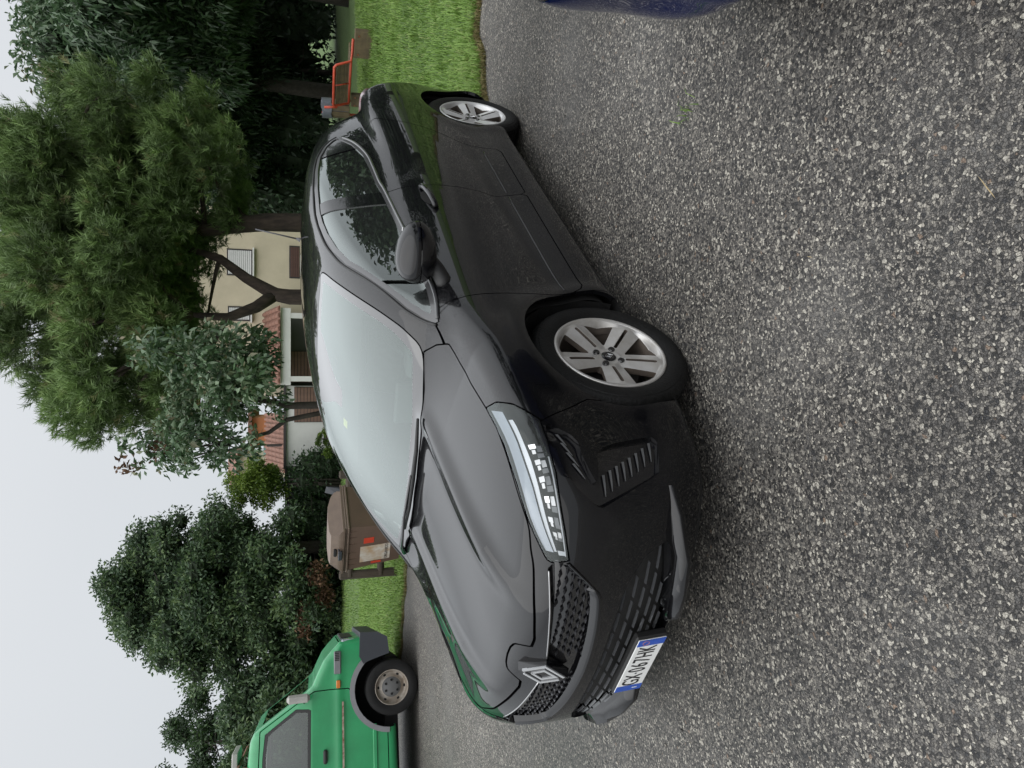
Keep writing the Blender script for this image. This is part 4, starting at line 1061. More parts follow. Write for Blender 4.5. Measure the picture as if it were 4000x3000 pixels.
COREM = mat('dark_crown_core', (.012, .022, .010), .9, col2=(.020, .036, .014), vscale=9)
def leaf_cards(P, D, ln, wid, droop=.25):
    """folded leaf: two triangles each side of the rib; P centres, D pointing directions"""
    n = len(P); D = D / np.maximum(np.linalg.norm(D, axis=1), 1e-6)[:, None]
    r = rng.normal(0, 1, (n, 3)); S_ = np.cross(D, r); S_ /= np.maximum(np.linalg.norm(S_, axis=1), 1e-6)[:, None]; U = np.cross(S_, D)
    L_ = ln * rng.uniform(.65, 1.25, n)[:, None]; w = wid * rng.uniform(.7, 1.2, n)[:, None]
    a = P - D * L_ * .5; b = P + D * L_ * .5 - np.array([0, 0, droop]) * L_ * .5; m_ = P + U * w * .25
    V = np.stack([a, m_ + S_ * w * .5, b, m_ - S_ * w * .5], 1).reshape(-1, 3)
    i = np.arange(n) * 4; return V, np.stack([np.stack([i, i + 1, i + 2], 1), np.stack([i, i + 2, i + 3], 1)], 1).reshape(-1, 3)
def blob_points(n, blobs, shell=.55, up_bias=.25):
    """points in the outer part of many overlapping ellipsoids, with outward directions"""
    w = np.array([b[1][0] * b[1][1] + b[1][1] * b[1][2] + b[1][0] * b[1][2] for b in blobs]); k = rng.choice(len(blobs), n, p=w / w.sum())
    C = np.array([b[0] for b in blobs])[k]; R_ = np.array([b[1] for b in blobs])[k]
    d = rng.normal(0, 1, (n, 3)); d[:, 2] += up_bias; d /= np.linalg.norm(d, axis=1)[:, None]
    r = (shell + (1 - shell) * rng.random(n) ** .6) * (1 + .10 * rng.normal(0, 1, n))
    return C + d * R_ * r[:, None], d, k
def lumps(n, c, R_, size, seed, shell=.45, flat=.75, zmin=None):
    """lumps of foliage spread through a crown ellipsoid"""
    g = np.random.default_rng(seed); out = []
    while len(out) < n:
        d = g.normal(0, 1, 3); d /= np.linalg.norm(d); r = shell + (1 - shell) * g.random() ** .6
        p = np.array(c) + d * np.array(R_) * r
        if zmin is not None and p[2] < zmin: continue
        s_ = size * g.uniform(.6, 1.35); out.append((p, np.array([s_, s_, s_ * flat])))
    return out
def limb(bb, a, b, r0, r1, seed, bend=.12, n=7):
    g = np.random.default_rng(seed); a = np.array(a, float); b = np.array(b, float); L_ = np.linalg.norm(b - a); o = g.normal(0, 1, 3) * L_ * bend
    P = [a + (b - a) * t + o * math.sin(math.pi * t) for t in np.linspace(0, 1, n)]
    bb.tube([tuple(p) for p in P], [r0 + (r1 - r0) * t for t in np.linspace(0, 1, n)], 8)
def leaf_tree(name, label, base, trunk, blobs, n, ln, wid, m_, bark=None, cat='tree', group=None, droop=.25, shell=.5, up_bias=.25, extra=None, branches=14, br=.03, wild=.8, tint=0.0, core=0.0):
    root = empty(name, base); tag(root, label, cat, group); B0 = Vector(base)
    bb = MB()
    for pts, rr in trunk: bb.tube([tuple(Vector(p) - B0) for p in pts], rr, 9)
    src = [Vector(p) for pts, rr in trunk for p in pts[len(pts) // 2:]]
    g = random.Random(len(name) + n)
    for b in g.sample(blobs, min(branches, len(blobs))):
        p = Vector(b[0]); s_ = min(src, key=lambda q: (q - p).length); limb(bb, s_ - B0, p - B0, br, br * .3, g.randrange(9999))
    bb.build('trunk', bark or BARK, root, smooth=True)
    P, d, k = blob_points(n, blobs, shell, up_bias); D = d + rng.normal(0, wild, (n, 3)); D[:, 2] -= droop
    V, T = leaf_cards(P, D, ln, wid, droop); me = np_mesh('crown', V - np.array(B0), T, m_)
    lump_t = np.random.default_rng(n).uniform(-.16, .16, len(blobs))[k]
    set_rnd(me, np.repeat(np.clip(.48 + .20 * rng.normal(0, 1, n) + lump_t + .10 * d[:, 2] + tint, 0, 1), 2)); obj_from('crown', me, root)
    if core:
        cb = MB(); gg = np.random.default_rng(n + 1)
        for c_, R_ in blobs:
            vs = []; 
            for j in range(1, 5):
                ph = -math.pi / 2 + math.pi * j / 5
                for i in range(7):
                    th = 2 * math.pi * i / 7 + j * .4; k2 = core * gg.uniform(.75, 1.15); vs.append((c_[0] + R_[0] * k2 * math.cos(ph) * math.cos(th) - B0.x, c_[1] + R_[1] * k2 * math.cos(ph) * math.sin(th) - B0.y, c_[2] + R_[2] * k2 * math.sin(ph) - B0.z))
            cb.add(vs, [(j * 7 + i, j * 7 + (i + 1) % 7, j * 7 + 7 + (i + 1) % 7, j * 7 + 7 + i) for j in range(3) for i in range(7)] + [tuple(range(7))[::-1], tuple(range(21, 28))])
        cb.build('light_blocking_core', COREM, root)  # solid dark core added in each lump to block light, standing for dense leaves
    if extra:
        for nm, bl, n2, l2, w2, m2 in extra:
            P, d, k = blob_points(n2, bl, .2, 0); V, T = leaf_cards(P, rng.normal(0, 1, (n2, 3)), l2, w2); me = np_mesh(nm, V - np.array(B0), T, m2); set_rnd(me, np.repeat(rng.random(n2), 2)); obj_from(nm, me, root)
    return root
def pine_tree(label, base, trunks, cl, ntuft, ln=.145):
    root = empty('pine_tree', base); tag(root, label, 'tree', 'pines behind the black car'); B0 = Vector(base)
    bb = MB()
    for pts, rr in trunks: bb.tube([tuple(Vector(p) - B0) for p in pts], rr, 10)
    src = [Vector(p) for pts, rr in trunks for p in pts[1:]]; g = random.Random(ntuft)
    for b in cl[::4]:
        p = Vector(b[0]); s_ = min(src, key=lambda q: (q - p).length + abs(q.z - p.z + .6)); limb(bb, s_ - B0, p - B0, .055, .015, g.randrange(9999), .1)
    bb.build('trunk', BARKP, root, smooth=True)
    # tufts: needles fan out round a shoot that points outwards and up
    P, d, k = blob_points(ntuft, cl, .35, .35); ax = d * .8 + np.array([0, 0, .55]) + rng.normal(0, .3, (ntuft, 3)); ax /= np.linalg.norm(ax, axis=1)[:, None]
    nn = 18; A = np.repeat(ax, nn, 0); C = np.repeat(P, nn, 0) - A * (rng.random(ntuft * nn) * .16)[:, None]
    r = rng.normal(0, 1, A.shape); r -= A * (r * A).sum(1)[:, None]; r /= np.linalg.norm(r, axis=1)[:, None]
    D = A * rng.uniform(.5, 1.1, len(A))[:, None] + r * .65; D /= np.linalg.norm(D, axis=1)[:, None]
    S_ = np.cross(D, rng.normal(0, 1, A.shape)); S_ /= np.linalg.norm(S_, axis=1)[:, None]; w = .0085; L_ = ln * rng.uniform(.7, 1.2, len(A))[:, None]
    V = np.stack([C - S_ * w, C + S_ * w, C + D * L_], 1).reshape(-1, 3) - np.array(B0); T = np.arange(len(V)).reshape(-1, 3)
    me = np_mesh('crown', V, T, PINE)
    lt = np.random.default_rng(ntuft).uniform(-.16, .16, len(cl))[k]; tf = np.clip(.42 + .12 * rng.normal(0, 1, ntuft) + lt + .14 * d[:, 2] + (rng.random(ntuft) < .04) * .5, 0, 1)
    set_rnd(me, np.repeat(tf, nn)); obj_from('crown', me, root)
    return root
# two pines
b1 = atd(1175, 868, 15.2); b1.z = 0; t1 = [atd(X, Y, 15.2) for X, Y in ((1040, 868), (930, 880), (800, 900))]
pine_tree('large pine with one straight dark trunk behind the car roof', b1, [([b1] + t1 + [t1[-1] + Vector((.5, .3, 2.0))], [.22, .19, .165, .13, .07])],
          lumps(110, (4.55, 15.6, 4.6), (1.95, 2.4, 2.4), .55, 11, .3, zmin=2.45) + lumps(60, (3.5, 15.4, 6.1), (2.0, 2.2, 1.9), .55, 12, .3), 22000)
b2 = atd(1185, 1165, 14.6); b2.z = 0; f2 = atd(1075, 1150, 14.6)
pine_tree('large pine with a forked dark trunk in front of the cream house', b2,
          [([b2, atd(1130, 1160, 14.6), f2, atd(960, 1085, 14.7), atd(860, 1010, 14.8), atd(700, 960, 15)], [.18, .16, .145, .105, .085, .05]), ([f2, atd(1000, 1200, 14.5), atd(890, 1240, 14.4), atd(750, 1230, 14.3)], [.13, .115, .09, .05])],
          lumps(125, (1.75, 15.0, 4.75), (2.45, 2.6, 1.95), .56, 23, .25, zmin=3.5), 19000)
# small broad-leaved tree with large leaves
b3 = atd(1185, 1590, 12.2); b3.z = float(zg(b3.x)); c3 = atd(815, 1545, 12.2)
bl = lumps(46, c3, (1.30, 1.3, 1.30), .34, 5, .30) + lumps(14, atd(960, 1450, 12.0), (.65, .7, .45), .28, 6, .3) + lumps(9, atd(650, 1760, 12.2), (.42, .4, .75), .17, 8, .3)
leaf_tree('broad_leaved_tree', 'small round tree with large glossy leaves, a few of them reddish', b3,
          [([b3, atd(1140, 1585, 12.2), atd(1060, 1570, 12.2), atd(950, 1555, 12.2)], [.075, .06, .05, .03]), ([b3 + Vector((-.02, 0, .55)), atd(1120, 1640, 12.2), atd(1050, 1690, 12.2), atd(930, 1720, 12.2)], [.05, .04, .035, .02])],
          bl, 6800, .125, .062, BROAD, droop=.35, branches=30, br=.016, shell=.25,
          extra=[('reddish_leaves', [(np.array(atd(500, 1810, 12.2)), np.array([.20, .2, .28])), (np.array(atd(610, 1760, 12.2)), np.array([.2, .2, .2]))], 90, .11, .055, RUST)])
# tall dark evergreen at the back left
b4 = gnd(1352, 2300, .45); b4 = Vector((b4.x, 27.5, float(zg(b4.x))))
c4 = atd(805, 2300, 27.5)
bl = lumps(240, c4, (2.8, 2.7, 3.35), .72, 35, .2) + lumps(40, atd(1180, 2230, 27), (3.3, 2.6, 1.9), .7, 33, .4)
leaf_tree('evergreen_tree', 'tall dense dark green evergreen beyond the lawn behind the brown bin', b4, [([b4, b4 + Vector((.1, 0, 2)), b4 + Vector((-.1, 0, 4.5)), b4 + Vector((.2, 0, 7))], [.28, .22, .15, .06])],
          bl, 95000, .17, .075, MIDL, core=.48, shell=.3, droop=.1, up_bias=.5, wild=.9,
          extra=[('dead_leaves', [(np.array(atd(1270, 2330, 25.2)), np.array([.55, .3, .35])), (np.array(atd(1190, 2420, 25.2)), np.array([.8, .3, .3])), (np.array(atd(1240, 2240, 25.0)), np.array([.5, .3, .4]))], 900, .17, .08, RUST)])
# lower bushy trees to its left
for (X, Y, d_, R_, ns, lab, m_, sd_) in ((1085, 2640, 27, (2.3, 2.0, 2.2), 20000, 'lower green bushy tree rising directly behind the green van windscreen', MIDL, 41),
                                     (1120, 2960, 25, (2.8, 2.0, 2.0), 16000, 'green bushes behind the green van roof', MIDL, 43),
                                     (840, 2900, 38, (3.4, 2.6, 3.0), 14000, 'distant dark tree above the green van roof', DARKL, 45)):
    c = atd(X, Y, d_); b = Vector((c.x, d_, float(zg(c.x))))
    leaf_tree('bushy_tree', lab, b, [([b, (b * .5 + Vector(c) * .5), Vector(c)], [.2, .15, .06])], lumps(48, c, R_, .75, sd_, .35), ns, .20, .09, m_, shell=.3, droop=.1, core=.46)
# dark base under the evergreens: closed hedge that meets the lawn
HB = [((-14 + .62 * i, 28.6 + .5 * math.sin(i * 1.7), .9 + .3 * math.sin(i * 2.3) + float(zg(-14 + .62 * i))), (.75, .7, 1.15)) for i in range(19)]
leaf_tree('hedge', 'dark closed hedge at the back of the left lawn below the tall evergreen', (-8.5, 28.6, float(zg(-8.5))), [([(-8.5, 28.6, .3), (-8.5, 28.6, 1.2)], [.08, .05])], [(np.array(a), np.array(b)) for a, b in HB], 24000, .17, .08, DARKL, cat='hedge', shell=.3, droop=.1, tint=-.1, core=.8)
# right: dark trees over the bench
for (c, R_, ns, lab, sd_, b) in (((9.9, 17.6, 4.7), (3.2, 3.2, 2.5), 30000, 'big dark tree with long drooping leaves over the red bench', 51, (9.8, 17.6, 0)),
                                 ((9.0, 21.5, 4.8), (2.7, 2.4, 2.9), 20000, 'dark evergreen tree directly behind the right pine', 53, (9.0, 21.5, 0)),
                                 ((13.2, 20.5, 6), (3.4, 3, 4.5), 12000, 'dark tree at the far right edge beyond the bench', 57, (13.2, 20.5, 0))):
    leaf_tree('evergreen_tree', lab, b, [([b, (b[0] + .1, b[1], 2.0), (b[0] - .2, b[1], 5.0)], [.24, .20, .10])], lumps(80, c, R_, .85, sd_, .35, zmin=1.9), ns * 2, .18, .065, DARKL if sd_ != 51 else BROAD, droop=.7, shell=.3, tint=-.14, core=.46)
HB = [((6.4 + .68 * i, 23.5 + .6 * math.sin(i * 1.3), 2.3 + .3 * math.sin(i * 2.1)), (.95, .8, 2.6)) for i in range(14)]
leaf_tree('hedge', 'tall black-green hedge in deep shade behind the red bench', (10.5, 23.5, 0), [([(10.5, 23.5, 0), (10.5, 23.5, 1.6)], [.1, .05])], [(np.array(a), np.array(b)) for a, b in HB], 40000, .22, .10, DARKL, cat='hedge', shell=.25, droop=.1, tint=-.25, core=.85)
# yellow-green climber on the garage roof, shrub by its wall
c = atd(1010, 1900, 28.2); b = Vector((c.x, 28.2, 2.4))
b = Vector((atd(1150, 1900, 27.9).x, 27.9, float(zg(c.x))))
leaf_tree('climbing_shrub', 'yellow-green shrub beside the flat garage roof left of the white wall', b, [([b, b + Vector((.1, 0, 1.3)), Vector(c)], [.06, .05, .03]), ([b + Vector((.12, 0, 0)), b + Vector((.25, -.05, 1.2)), Vector(c) + Vector((.2, 0, -.2))], [.05, .04, .02]), ([b + Vector((-.12, 0, 0)), b + Vector((.05, -.05, 1.3)), Vector(c) + Vector((-.2, 0, -.2))], [.05, .04, .02])], lumps(34, c, (.95, .8, 1.05), .34, 61, .35), 9000, .13, .06, YELL, cat='shrub', shell=.3, branches=12, br=.02)
c = atd(1243, 1715, 27.6); b = Vector((c.x, 27.6, float(zg(c.x))))
leaf_tree('shrub', 'small green shrub against the white garage wall', b, [([b, Vector(c)], [.03, .02])], lumps(14, (c.x, 27.6, .55 + b.z), (.55, .4, .42), .2, 63, .3), 2600, .11, .05, YELL, cat='shrub', shell=.2, branches=4, br=.01, tint=-.25)
# trees on the photographer's side, seen mirrored in the car's glass
for (b, R_, h_, ns, lab, sd_) in (((10.6, 8.1, 0), (.8, .9, 1.7), 2.9, 9000, 'dark conical tree outside the frame, mirrored in the car side windows', 71), ((13, -8, 0), (4, 4, 4), 5.5, 9000, 'round tree outside the frame on the right, mirrored in the car flank', 73), ((10.9, 10.8, 0), (1.0, 1.2, 1.7), 2.9, 9000, 'bushy tree outside the frame to the right of the lawn', 75), ((16, 0, 0), (3, 4, 4), 4.5, 7000, 'tall tree outside the frame right behind the others', 77)):
    c = (b[0], b[1], h_); leaf_tree('tree', lab, b, [([b, (b[0], b[1], h_ * .6), c], [.22, .18, .08])], lumps(50, c, R_, .8, sd_, .35), ns, .28, .13, DARKL, shell=.3)

# ---------------------------------------------------------------- houses at the back (leaning with the true vertical, see the ground)
LEAN = .037
CREAM = mat('cream_render', (.50, .44, .325), .9, var=.08, vscale=1.5, bump=.12, bscale=60)
WHITEW = mat('white_render', (.62, .62, .60), .9, var=.08, vscale=1.2, bump=.12, bscale=60)
OLDW = mat('stained_white_render', (.50, .50, .48), .9, col2=(.34, .34, .32), vscale=2.2, bump=.15, bscale=50)
ORANGE = mat('orange_render', (.48, .19, .085), .9, var=.08, vscale=2)
TEAL = mat('teal_render', (.20, .34, .30), .9, var=.06)
TILE = mat('terracotta_tile', (.21, .10, .068), .85, col2=(.14, .075, .055), vscale=7, bump=.2, bscale=40)
SHUT = mat('roller_shutter_white', (.55, .55, .54), .6, var=.04)
BROWN = mat('brown_shutter', (.16, .095, .070), .65, var=.12, vscale=5)
DKWOOD = mat('dark_brown_wood', (.09, .045, .035), .6, var=.15)
FASCIA = mat('dark_fascia', (.035, .030, .030), .6)
SHADE = mat('porch_shade_grey', (.10, .10, .095), .9)  # dark grey wall colour carries the shade under the porch roof
HD = 30.5
def px_rect(X0, X1, Y0, Y1, d):
    """facade rectangle in metres from picture limits at depth d: x0, x1, z0, z1"""
    Xm, Ym = (X0 + X1) / 2, (Y0 + Y1) / 2
    return atd(Xm, Y1, d).x, atd(Xm, Y0, d).x, atd(X1, Ym, d).z, atd(X0, Ym, d).z
def wall_box(bb, x0, x1, y0, y1, z0, z1): bb.box(((x0 + x1) / 2, (y0 + y1) / 2, (z0 + z1) / 2), (x1 - x0, y1 - y0, z1 - z0))
def part_box(name, m_, parent, x0, x1, y0, y1, z0, z1, bev=.0):
    bb = MB(); bb.box((0, 0, 0), (x1 - x0, y1 - y0, z1 - z0), None, bev); o = bb.build(name, m_, parent)
    o.location = Vector(((x0 + x1) / 2, (y0 + y1) / 2, (z0 + z1) / 2)) - parent.location; return o
def slats(name, m_, parent, x0, x1, y, z0, z1, n):
    """shutter: one child per slat"""
    me = None; h_ = (z1 - z0) / n
    for i in range(n):
        if me is None:
            bb = MB(); bb.box((0, 0, 0), (x1 - x0, .03, h_ * .86), None, .006); me = bb.mesh(name, m_)
        o = obj_from(name, me, parent); o.location = (0, y, z0 - (z0 + z1) / 2 + (i + .5) * h_)
def tiled(parent, x0, x1, ya, za, yb, zb, name='roof'):
    """roof slope from eave (ya, za) to ridge (yb, zb), with rows of round tiles"""
    bb = MB(); n = max(2, int((x1 - x0) / .24)); st = (x1 - x0) / n; rows = 5
    lp = parent.location
    for i in range(n):
        xc = x0 + (i + .5) * st
        for r in range(rows):
            t0, t1 = r / rows, (r + 1) / rows + .02; ri = .095
            vs = []
            for t, rr in ((t0, ri * 1.06), (t1, ri * .9)):
                y = ya + (yb - ya) * t; z = za + (zb - za) * t + .02
                for k in range(6):
                    a = math.pi * k / 5; vs.append((xc + rr * math.cos(a) - lp.x, y - lp.y, z + rr * .75 * math.sin(a) - lp.z))
            bb.add(vs, [(k, k + 1, k + 7, k + 6) for k in range(5)] + [tuple(range(6))])
    bb.add([(x0 - lp.x, ya - lp.y, za - lp.z), (x1 - lp.x, ya - lp.y, za - lp.z), (x1 - lp.x, yb - lp.y, zb - lp.z), (x0 - lp.x, yb - lp.y, zb - lp.z)], [(0, 1, 2, 3)])
    return bb.build(name, TILE, parent)
# cream two-storey house
x0, x1, _, _ = px_rect(900, 1160, 700, 1560, HD); zb = .0
house = empty('house', ((x0 + x1) / 2, HD, zb)); house.rotation_euler = (0, LEAN, 0); tag(house, 'cream two-storey house with white roller shutters and tiled porch behind the pines', 'house')
part_box('wall', CREAM, house, x0, x1, HD, HD + 7, 0, 6.3)
bb = MB(); e = .5; lp = house.location
V = [(x0 - e, HD - e, 6.3), (x1 + e, HD - e, 6.3), (x1 + e, HD + 7 + e, 6.3), (x0 - e, HD + 7 + e, 6.3), (x0 + 3, HD + 3.5, 7.9), (x1 - 3, HD + 3.5, 7.9)]
bb.add([Vector(v) - lp for v in V], [(0, 1, 5, 4), (1, 2, 5), (2, 3, 4, 5), (3, 0, 4), (0, 3, 2, 1)]); bb.build('roof', TILE, house)
def window(X0, X1, Y0, Y1, m_, n, sill=True):
    a, b, c, d = px_rect(X0, X1, Y0, Y1, HD); w = part_box('window', FASCIA, house, a - .06, b + .06, HD - .03, HD + .05, c - .05, d + .05)
    slats('slat', m_, w, a, b, -.045, c, d, n)
    if sill: s_ = part_box('sill', WHITEW, house, a - .12, b + .12, HD - .16, HD - .02, c - .11, c - .05)
window(888, 979, 992, 1085, SHUT, 12); window(900, 979, 1216, 1262, SHUT, 12); window(1131, 1166, 972, 1088, DKWOOD, 5, False)
# porch
a, b, c, d = px_rect(1058, 1106, 1205, 1510, HD - 2.2)
tiled(house, a, b, HD - 2.6, c, HD - .05, d + .25, 'porch_roof')
a2, b2, c2, d2 = px_rect(1108, 1146, 1212, 1512, HD - 2.3); part_box('porch_beam', WHITEW, house, a2, b2, HD - 2.45, HD - 2.2, c2, d2)
for Yp in (1240, 1486):
    q = atd(1160, Yp, HD - 2.3); part_box('porch_post', WHITEW, house, q.x - .10, q.x + .10, HD - 2.44, HD - 2.21, 0, c2)
a3, b3_, c3_, d3 = px_rect(1146, 1300, 1375, 1500, HD - .6); w = part_box('garage_door', FASCIA, house, a3, b3_, HD - .65, HD - .55, .1, d3 + .1)
slats('slat', BROWN, w, a3 + .03, b3_ - .03, -.07, .1, d3 + .1, 14)
part_box('porch_shade_wall', SHADE, house, a2, b2, HD - .5, HD - .02, 0, d2)
# white flat-roofed garage
x0, x1, z0, z1 = px_rect(1118, 1290, 1512, 1824, 29.2)
gar = empty('garage', ((x0 + x1) / 2, 29.2, 0)); gar.rotation_euler = (0, LEAN, 0); tag(gar, 'low white garage with flat roof and brown slatted doors beside the cream house', 'garage')
part_box('wall', WHITEW, gar, x0, x1, 29.2, 33, 0, z1); part_box('roof_edge', FASCIA, gar, x0 - .10, x1 + .06, 29.08, 33.1, z1 + .003, z1 + .10); part_box('corner_board', FASCIA, gar, x0 - .12, x0 - .003, 29.12, 29.35, 0, z1)
a, b, c, d = px_rect(1146, 1300, 1515, 1653, 29.2); w = part_box('garage_door', FASCIA, gar, a, b, 29.14, 29.195, .1, d); slats('slat', BROWN, w, a + .02, b - .02, -.045, .1, d, 14)
# set-back annexe with bare climbing stems
x0, x1, z0, z1 = px_rect(1140, 1290, 1826, 2010, 30.4)
an = empty('annexe', ((x0 + x1) / 2, 30.4, 0)); an.rotation_euler = (0, LEAN, 0); tag(an, 'stained white annexe wall under a dark overhang with bare climbing stems', 'building')
part_box('wall', OLDW, an, x0, x1, 30.4, 33, 0, z1); part_box('roof', FASCIA, an, x0, x1, 29.6, 33, z1 + .003, z1 + .26)
a, b, c, d = px_rect(1165, 1225, 1900, 1960, 30.4); part_box('window', FASCIA, an, a, b, 30.33, 30.395, c, d)
for k in range(3):
    bb = MB(); p0 = atd(1300, 1840 + 8 * k, 30.1); pts = [atd(X, Y, 30.2) - an.location for X, Y in ((1310, 1838 + 6 * k), (1275, 1845 + 10 * k), (1240, 1850 + 12 * k), (1190, 1862 + 14 * k), (1150, 1870 + 12 * k))]
    bb.tube(pts, [.05, .045, .04, .03, .02], 6); bb.build('climbing_stem', BARK, an, smooth=True)
# neighbours behind: orange house, terracotta roof
x0, x1, z0, z1 = px_rect(1000, 1100, 1640, 1745, 42)
oh = empty('house', ((x0 + x1) / 2, 42, 0)); oh.rotation_euler = (0, LEAN, 0); tag(oh, 'orange house seen between the leaves above the garage', 'house')
part_box('wall', ORANGE, oh, x0, x1, 42, 48, 0, z1 + .2); xa, xb, _, _ = px_rect(1000, 1100, 1745, 1790, 42); part_box('side_wall', TEAL, oh, xa, xb - .01, 42.1, 48, 0, z1 - .4)
bb = MB(); bb.box((0, 3, z1 + .3), (x1 - x0 + .8, 6.8, .2)); bb.build('roof', TILE, oh)
x0, x1, z0, z1 = px_rect(1055, 1115, 1640, 1840, 38)
rh = empty('tiled_outbuilding', ((x0 + x1) / 2, 38, 0)); rh.rotation_euler = (0, LEAN, 0); tag(rh, 'outbuilding with sloping terracotta tile roof and black chimney pipe', 'building')
part_box('wall', WHITEW, rh, x0, x1, 38, 41, 0, z0); tiled(rh, x0 - .2, x1 + .2, 37.6, z0, 41, z1 + .35)
q = atd(1085, 1747, 37.9); bb = MB(); bb.tube([(q.x - rh.location.x, -.1, z0), (q.x - rh.location.x, -.1, z1 + .15)], .07, 8); bb.build('chimney_pipe', FASCIA, rh)
x0, x1, z0, z1 = px_rect(930, 1060, 1800, 1880, 48)
fh = empty('house', ((x0 + x1) / 2, 48, 0)); fh.rotation_euler = (0, LEAN, 0); tag(fh, 'pale far house with red roof edge behind the yellow-green shrub', 'house')
part_box('wall', CREAM, fh, x0, x1, 48, 54, 0, z1); bb = MB(); bb.add([(-(x1 - x0) / 2 - .6, -.5, z1 + .003), ((x1 - x0) / 2 + .4, -.5, z1 + .003), ((x1 - x0) / 2 + .4, 3, z1 + .9), (-(x1 - x0) / 2 - .6, 3, z1 + .9), ((x1 - x0) / 2 + .4, 6.5, z1 + .003), (-(x1 - x0) / 2 - .6, 6.5, z1 + .003)], [(0, 1, 2, 3), (3, 2, 4, 5), (0, 3, 5), (1, 4, 2), (0, 5, 4, 1)]); bb.build('roof', TILE, fh)

# ---------------------------------------------------------------- green van
VGREEN = mat('van_green_paint', (.022, .27, .10), .38, coat=.4, var=.14, vscale=3.0, coat_rough=.12, rvar=.1, bump=.04, bscale=14, detail=8)
VDARK = mat('van_bumper_plastic', (.030, .034, .042), .55, bump=.1, bscale=150)
VGREY = mat('van_grey_trim', (.17, .17, .18), .6, var=.1)
VMIR = mat('van_mirror_beige', (.34, .33, .31), .55, var=.08)
VGLASS = glass_mat('van_window_glass', (.55, .58, .58), haze=.03, ior=1.5, boost=1.8)
STEEL = mat('van_wheel_steel', (.36, .33, .29), .5, metal=.3, col2=(.20, .16, .12), vscale=10)
HUBG = mat('van_hub_grey', (.10, .10, .10), .6)
AMBER = mat('indicator_amber', (.55, .16, .02), .3, coat=.5)
RUSTP = mat('chipped_paint', (.42, .36, .30), .8, col2=(.16, .07, .04), vscale=25)
VPROF = smooth_poly([(.66, .46), (.675, .78), (.655, .95), (.62, 1.005), (.44, 1.175), (.22, 1.285), (.10, 1.38), (-.264, 1.925), (-.36, 2.01), (-.52, 2.05), (-1.2, 2.075), (-4.1, 2.08), (-4.2, 2.0), (-4.22, .5), (-4.1, .30), (-2.2, .27), (-.4, .29), (.3, .36)], 2)
VW = .97
def van_F(x, y, z):
    X, Y, Z = np.broadcast_arrays(x, np.abs(y), z); sh = X.shape
    d = -poly2(VPROF, np.stack([X.ravel(), Z.ravel()], 1)).reshape(sh)
    w = VW - .02 - .19 * np.clip(Z - 1.30, 0, 1) - .03 * np.clip(Z - 1.30, 0, 1) ** 2 - .10 * np.clip(X - .2, 0, 1) ** 2 + .012 * np.exp(-((Z - .99) / .05) ** 2) - .02 * np.clip(.55 - Z, 0, 1)
    return smax(d, (Y - w) * .97, .10)
class _VF:
    pass
def van_fast():
    """profile distance is costly, so tabulate it once on a fine grid"""
    xs = np.arange(-4.4, .9, .02); zs = np.arange(.1, 2.3, .02); X, Z = np.meshgrid(xs, zs, indexing='ij')
    T = -poly2(VPROF, np.stack([X.ravel(), Z.ravel()], 1)).reshape(X.shape)
    def f(x, y, z):
        X, Y, Z = np.broadcast_arrays(x, np.abs(y), z)
        i = np.clip((X - xs[0]) / .02, 0, len(xs) - 2.001); k = np.clip((Z - zs[0]) / .02, 0, len(zs) - 2.001); a = i.astype(int); b = k.astype(int); u = i - a; v = k - b
        d = T[a, b] * (1 - u) * (1 - v) + T[a + 1, b] * u * (1 - v) + T[a, b + 1] * (1 - u) * v + T[a + 1, b + 1] * u * v
        w = VW - .02 - .19 * np.clip(Z - 1.30, 0, 1) - .03 * np.clip(Z - 1.30, 0, 1) ** 2 - .10 * np.clip(X - .2, 0, 1) ** 2 + .012 * np.exp(-((Z - .99) / .05) ** 2) - .02 * np.clip(.55 - Z, 0, 1)
        return smax(d, (Y - w) * .97, .10)
    return f
vc = gnd(700 + 2068 * .4521, 2300 + 855 * .4521, .17); VAN_A = math.radians(16)
vh = Vector((math.cos(VAN_A), math.sin(VAN_A), 0)); vn = Vector((-math.sin(VAN_A), math.cos(VAN_A), 0))
van = empty('van', vc + vn * VW, VAN_A); van.rotation_euler = (0, LEAN, VAN_A); tag(van, 'old green van with black bumper, scraped side and steel wheels', 'van')
vm = snets(van_fast(), (-4.3, -1.05, .22), (.76, 1.05, 2.14), .028)
WX = .045; RX = -3.05; VR = .335
def va(h, x0): return np.hypot(h.V[:, 0] - x0, h.V[:, 2] - .345) - .46
vm = clip(vm, np.where(np.abs(vm.V[:, 1]) > .5, np.minimum(va(vm, WX), va(vm, RX)), .05))
WIN = [(-.10, 0, 1.325), (-.085, 0, 1.50), (-.336, 0, 1.86), (-.60, 0, 1.885), (-1.02, 0, 1.885), (-1.05, 0, 1.33)]
DOOR = [(.10, 0, 1.285), (.10, 0, 1.04), (.09, 0, .86), (-.02, 0, .80), (-.24, 0, .65), (-.36, 0, .50), (-.37, 0, .40), (-1.10, 0, .40), (-1.12, 0, 1.94), (-.30, 0, 1.92), (.02, 0, 1.42)]
rear = vm; gl_all = []
for sy in (1, -1):
    gw_, rear = split(rear, psd(rear, WIN, (0, sy, 0), .3), .004); gl_all.append(gw_)
drs = []
for sy in (1, -1):
    d_, rear = split(rear, psd(rear, DOOR, (0, sy, 0), .3), .012); drs.append(d_)
WSV = [(0, -.74, 1.36), (0, .74, 1.36), (0, .64, 1.90), (0, -.64, 1.90)]
wsv, rear = split(rear, psd(rear, WSV, (1, 0, 0), .25), .004)
BON_ = [(.64, -.80, 0), (.64, .80, 0), (.24, .86, 0), (.24, -.86, 0)]
bnt, rear = split(rear, psd(rear, BON_, (0, 0, 1), .3), .008)
